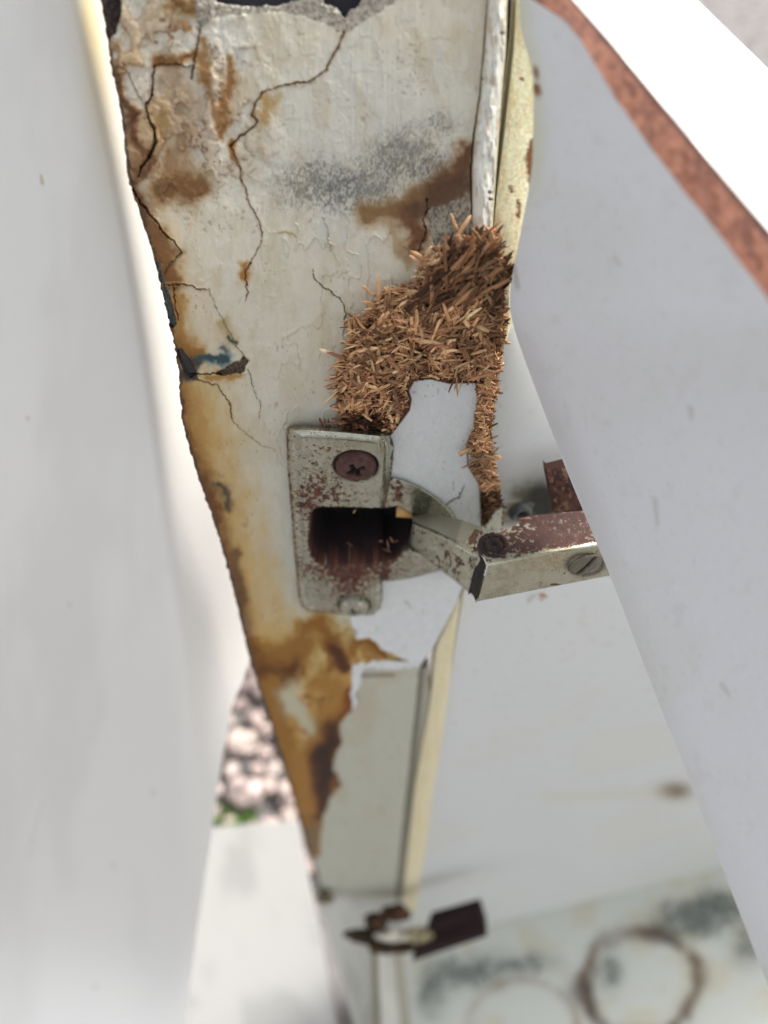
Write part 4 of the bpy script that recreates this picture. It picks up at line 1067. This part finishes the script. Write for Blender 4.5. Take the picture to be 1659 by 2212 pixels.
# ================================================================== PALE BOX below left, post and far hinge
bx_ = []
def quad_slab(name, q4, thick, colr, mat, parent=None, n=30, noise=0.0, base=None, seed=0, bev=0):
    """q4: four (u,v,depth) corners clockwise from top left; thick vector in mm"""
    c4 = [at(float(a), float(b), float(d)) for a, b, d in q4]
    A, B = np.meshgrid(np.linspace(0, 1, n), np.linspace(0, 1, n))
    P = (c4[0]*(1-A[..., None])+c4[1]*A[..., None])*(1-B[..., None])+(c4[3]*(1-A[..., None])+c4[2]*A[..., None])*B[..., None]
    cl = np.broadcast_to(s2l(colr), A.shape+(3,)).copy()
    cl = mix(cl, tuple(x*.82 for x in colr), sm(.45, .7, fbm(A*5+seed, B*5, 841+seed))*.5)
    return grid(name, P, with_a(cl), mat, parent, back=thick, base=base)
tag(quad_slab('white_board', [(300, 1800, 655), (641, 1772, 650), (742, 2300, 610), (300, 2330, 610)], (0, 4, -14), (176, 175, 171), M_board), 'plain white board standing low at bottom left, its top edge against the stony ground', 'board')
quad_slab('frame_post', [(678, 1918, 420), (880, 1950, 440), (850, 2330, 620), (800, 2330, 620)], (0, 12, 0), (206, 206, 196), M_board, cab, seed=3)
quad_slab('frame_post', [(816, 2050, 425), (852, 2050, 425), (878, 2330, 560), (826, 2330, 560)], (0, 8, 0), (214, 214, 202), M_board, cab, seed=5)
quad_slab('rail_and_gap_shade', [(803, 2050, 430), (818, 2050, 428), (830, 2330, 560), (812, 2330, 560)], (0, 6, 0), (136, 130, 108), M_board, cab, seed=6)
quad_slab('rail_and_gap_shade', [(852, 2060, 427), (868, 2060, 430), (900, 2330, 560), (876, 2330, 560)], (0, 6, 0), (168, 164, 146), M_board, cab, seed=7)

far = thing('concealed_hinge', 'dark rusted cup hinge far down the door, out of focus at the bottom', 'hinge', at(860., 2060., 415.))
DRK = (64, 40, 38)
def fslab(name, q4, thick, colr, seed=0, mat=M_metal, a=.1):
    o = quad_slab(name, q4, thick, colr, mat, far, seed=seed)
    return o
o = quad_slab('hinge_arm', [(930, 1996, 392), (1036, 1966, 398), (1050, 2010, 402), (905, 2066, 402)], (1, 6, -2), (40, 28, 28), M_wood, far, seed=8)
quad_slab('hinge_arm_lip', [(898, 2058, 390), (1052, 2008, 392), (1052, 2022, 392), (892, 2076, 392)], (0, 3, 0), (44, 32, 31), M_wood, far, seed=9)
def lump(name, u, v, d, rx, ry, rz, colr, parent, mat, seed=0, n=24, am=.35, base=None):
    th = np.linspace(0, np.pi, n)[:, None]; ph = np.linspace(0, 2*np.pi, 2*n+1)[None, :]
    nx_, ny_, nz_ = np.sin(th)*np.cos(ph), np.sin(th)*np.sin(ph), np.cos(th)+0*ph
    rr = 1+am*(fbm(nx_*1.6+seed*3+nz_, ny_*1.6+nz_*1.3, 851+seed)-.5)*2
    rr[:, -1] = rr[:, 0]
    c0 = at(float(u), float(v), float(d)) if parent is not None or base is None else base
    P = c0+np.stack([nx_*rx*rr, ny_*ry*rr, nz_*rz*rr], -1)
    cl = mix(np.broadcast_to(s2l(colr), rr.shape+(3,)), tuple(x*.6 for x in colr), sm(.45, .6, fbm(nx_*3+seed, nz_*3+ny_*2, 853)))
    return grid(name, P, with_a(cl, .2), mat, parent, base=c0-np.array([0, 0, rz]))
lump('cup_plate', 800, 2022, 408, 15, 4, 8, (66, 56, 44), far, M_wood, 1)
lump('rust_scale', 852, 1972, 404, 8, 4, 7, (84, 58, 44), far, M_wood, 2)
lump('rust_scale', 812, 1990, 404, 6, 4, 6, (86, 66, 50), far, M_wood, 3)
lump('cup_rim', 852, 2022, 396, 11, 3, 5, (212, 206, 190), far, M_board, 4, am=.1)
lump('link_arm', 906, 2020, 396, 8, 4, 7, (158, 150, 116), far, M_board, 5, am=.2)
lump('link_arm', 848, 2048, 402, 14, 3, 3.2, (82, 66, 48), far, M_wood, 6)
tag(lump('dirt_clump', 703, 1938, 412, 5, 3, 6, (118, 108, 84), None, M_wood, 7), 'small clump of grey brown dirt at the foot of the stained door', 'dirt clump')

# ================================================================== LOOSE CHIPS on the hinge
def loose(name, pts, wpx, depth, colr, label):
    sp_l = []
    for (u0, v0, u1, v1, wp_, c_) in pts:
        a = at(float(u0), float(v0), float(depth)); b = at(float(u1), float(v1), float(depth)+(.4))
        d = b-a
        sp_l.append(((a+b)/2, d, np.array([0, -.6, .8]), np.linalg.norm(d), wp_*depth/FOC, .18, s2l(c_)))
    o = chips_mesh(name, sp_l, None)
    return tag(o, label, 'wood chip')
zt_arm = zf[60]
dz = lambda u, v: float(np.linalg.norm(on_plane(np.array(float(u)), np.array(float(v)), (0, 0, zt_arm+.25), HN))/np.linalg.norm(ray(float(u), float(v))))
loose('wood_chip', [(1121, 1122, 1148, 1119, 7, (150, 104, 74))], 7, dz(1134, 1121), None, 'straight orange tan chip lying beside the black screw socket')
loose('wood_chip', [(1052, 1165, 1074, 1156, 3.5, (172, 112, 82)), (1072, 1157, 1096, 1143, 4.5, (178, 118, 86))], 4, dz(1080, 1152), None, 'long curved reddish sliver lying across the top of the hinge arm')
pdep = lambda u, v: float(np.linalg.norm(pan(float(u), float(v), .5))/np.linalg.norm(ray(float(u), float(v))))
loose('wood_chip', [(1150, 1287, 1166, 1281, 3, (176, 132, 100)), (1164, 1280, 1182, 1290, 7, (184, 124, 88)), (1168, 1290, 1172, 1298, 4, (190, 132, 96)), (1140, 1302, 1152, 1286, 2, (150, 130, 104))], 5, pdep(1165, 1288), None, 'small crumpled brown flake on the white side panel under the hinge arm')
ww = 1/float(door_inv(1160))+4.5
for k, (u0, v0, u1, v1, cl_) in enumerate([(727, 1183, 735, 1196, (120, 96, 72)), (748, 1172, 763, 1180, (130, 108, 84)), (780, 1200, 786, 1193, (140, 110, 84)), (818, 1168, 828, 1170, (176, 132, 100)), (836, 1165, 840, 1187, (168, 120, 92)), (843, 1160, 849, 1172, (186, 140, 104)), (852, 1170, 860, 1168, (186, 96, 76)), (826, 1185, 845, 1192, (160, 118, 86))]):
    pass
chips_in = []
for (u0, v0, u1, v1, cl_) in [(727, 1183, 735, 1196, (120, 96, 72)), (748, 1172, 763, 1180, (130, 108, 84)), (780, 1200, 786, 1193, (140, 110, 84)), (818, 1168, 828, 1170, (196, 150, 118)), (836, 1165, 840, 1187, (188, 140, 110)), (843, 1160, 849, 1172, (196, 150, 114)), (852, 1170, 860, 1168, (196, 106, 86)), (826, 1185, 845, 1192, (180, 138, 106))]:
    ww = 1/float(door_inv(v0))+1.2
    a = at(float(u0), float(v0), ww); b = at(float(u1), float(v1), ww+.3)
    o = chips_mesh('wood_chip', [((a+b)/2, b-a, np.array([0, -.6, .8]), np.linalg.norm(b-a), 3*ww/FOC, .15, s2l(cl_))], None)
    tag(o, 'thin wood fibre caught inside the dark cup of the front hinge', 'wood chip', 'wood fibres inside the hinge cup')
loose('wood_chip', [(763, 1108, 769, 1100, 4, (226, 178, 118))], 4, 1/float(door_inv(1102))-2.8, None, 'tiny bright chip on the upper rim of the hinge cup opening')

# ================================================================== GROUND, stones, grass
gm, t, b = new_mat('dusty_ground')
n = t.nodes.new('ShaderNodeTexNoise'); n.inputs['Scale'].default_value = 30; n.inputs['Detail'].default_value = 8
cr = t.nodes.new('ShaderNodeValToRGB'); cr.color_ramp.elements[0].position = .35; cr.color_ramp.elements[0].color = (.10, .09, .085, 1)
cr.color_ramp.elements[1].position = .65; cr.color_ramp.elements[1].color = (.21, .20, .195, 1)
tcc = t.nodes.new('ShaderNodeTexCoord'); t.links.new(tcc.outputs['Object'], n.inputs['Vector'])
t.links.new(n.outputs['Fac'], cr.inputs[0]); t.links.new(cr.outputs[0], b.inputs['Base Color']); b.inputs['Roughness'].default_value = .95
me = bpy.data.meshes.new('ground'); S = 60.0
me.from_pydata([(-S, -S, 0), (S, -S, 0), (S, S, 0), (-S, S, 0)], [], [(0, 1, 2, 3)]); me.materials.append(gm)
g = bpy.data.objects.new('ground', me); sc.collection.objects.link(g); tag(g, kind='structure')
GZ = -CAMH*1000
rs2 = np.random.default_rng(5)
protos = []
placed = []
tone = [(186, 168, 162), (174, 156, 150), (192, 176, 170), (160, 144, 138), (180, 164, 156)]
def gpt(u, v): return on_plane(np.array(float(u)), np.array(float(v)), (0, 0, GZ), (0, 0, 1))
for k in range(5):
    o = lump('stone', 0, 0, 1, 1, .8, .55, tone[k], None, M_stone, 20+k, n=14, am=.3, base=np.array([0, 0, GZ+100]))
    protos.append(o)
cnt = 0; tries = 0
while cnt < 90 and tries < 6000:
    tries += 1
    u = rs2.uniform(380, 740); v = rs2.uniform(1330, 1900)
    rpx = rs2.uniform(18, 48)
    p = gpt(u, v); Z = p[1]*CP-p[2]*SP; R_ = rpx*Z/FOC
    if any(np.hypot(p[0]-a, p[1]-b2) < (R_+r2)*.8 for a, b2, r2 in placed): continue
    placed.append((p[0], p[1], R_))
    src = protos[cnt % 5]
    o = src if cnt < 5 else src.copy()
    if cnt >= 5: sc.collection.objects.link(o)
    o.location = world((p[0], p[1], GZ-.15*R_)); o.scale = (R_, R_, R_); o.rotation_euler = (0, 0, rs2.uniform(0, 6.28))
    tag(o, 'rounded pale pink stone on the ground behind the stained door', 'stone', 'pale stones on the ground')
    cnt += 1
def tuft(u, v, nbl, spread, hgt, label, seed):
    r = np.random.default_rng(seed); V, F, C = [], [], []; n0 = 0; p = gpt(u, v)
    for k in range(nbl):
        a = r.uniform(0, 6.28); o = p+np.array([r.normal()*spread, r.normal()*spread, 0]); L = hgt*r.uniform(.6, 1.1); wd_ = r.uniform(3, 6)
        d = np.array([math.cos(a), math.sin(a), 0]); s_ = np.array([-d[1], d[0], 0])
        for j in range(4):
            t0 = j/3; c0 = o+d*L*.7*t0**1.6+np.array([0, 0, L*t0*(1-.35*t0)]); w0 = wd_*(1-t0)**.7+.2
            V += [c0-s_*w0, c0+s_*w0+np.array([0, 0, .5])]
        for j in range(3): F.append([n0+2*j, n0+2*j+1, n0+2*j+3, n0+2*j+2])
        g_ = s2l((62, 84, 36))*r.uniform(.6, 1.3); C += [np.append(g_, 1)]*8; n0 += 8
    return tag(raw_mesh('grass_tuft', np.array(V), np.array(F), np.array(C), M_stone, None, base=p), label, 'grass tuft')
tuft(520, 1772, 34, 9, 26, 'green grass tuft just above the low white panel', 3)
tuft(513, 1590, 10, 6, 16, 'small green weed among the stones beside the left door', 4)
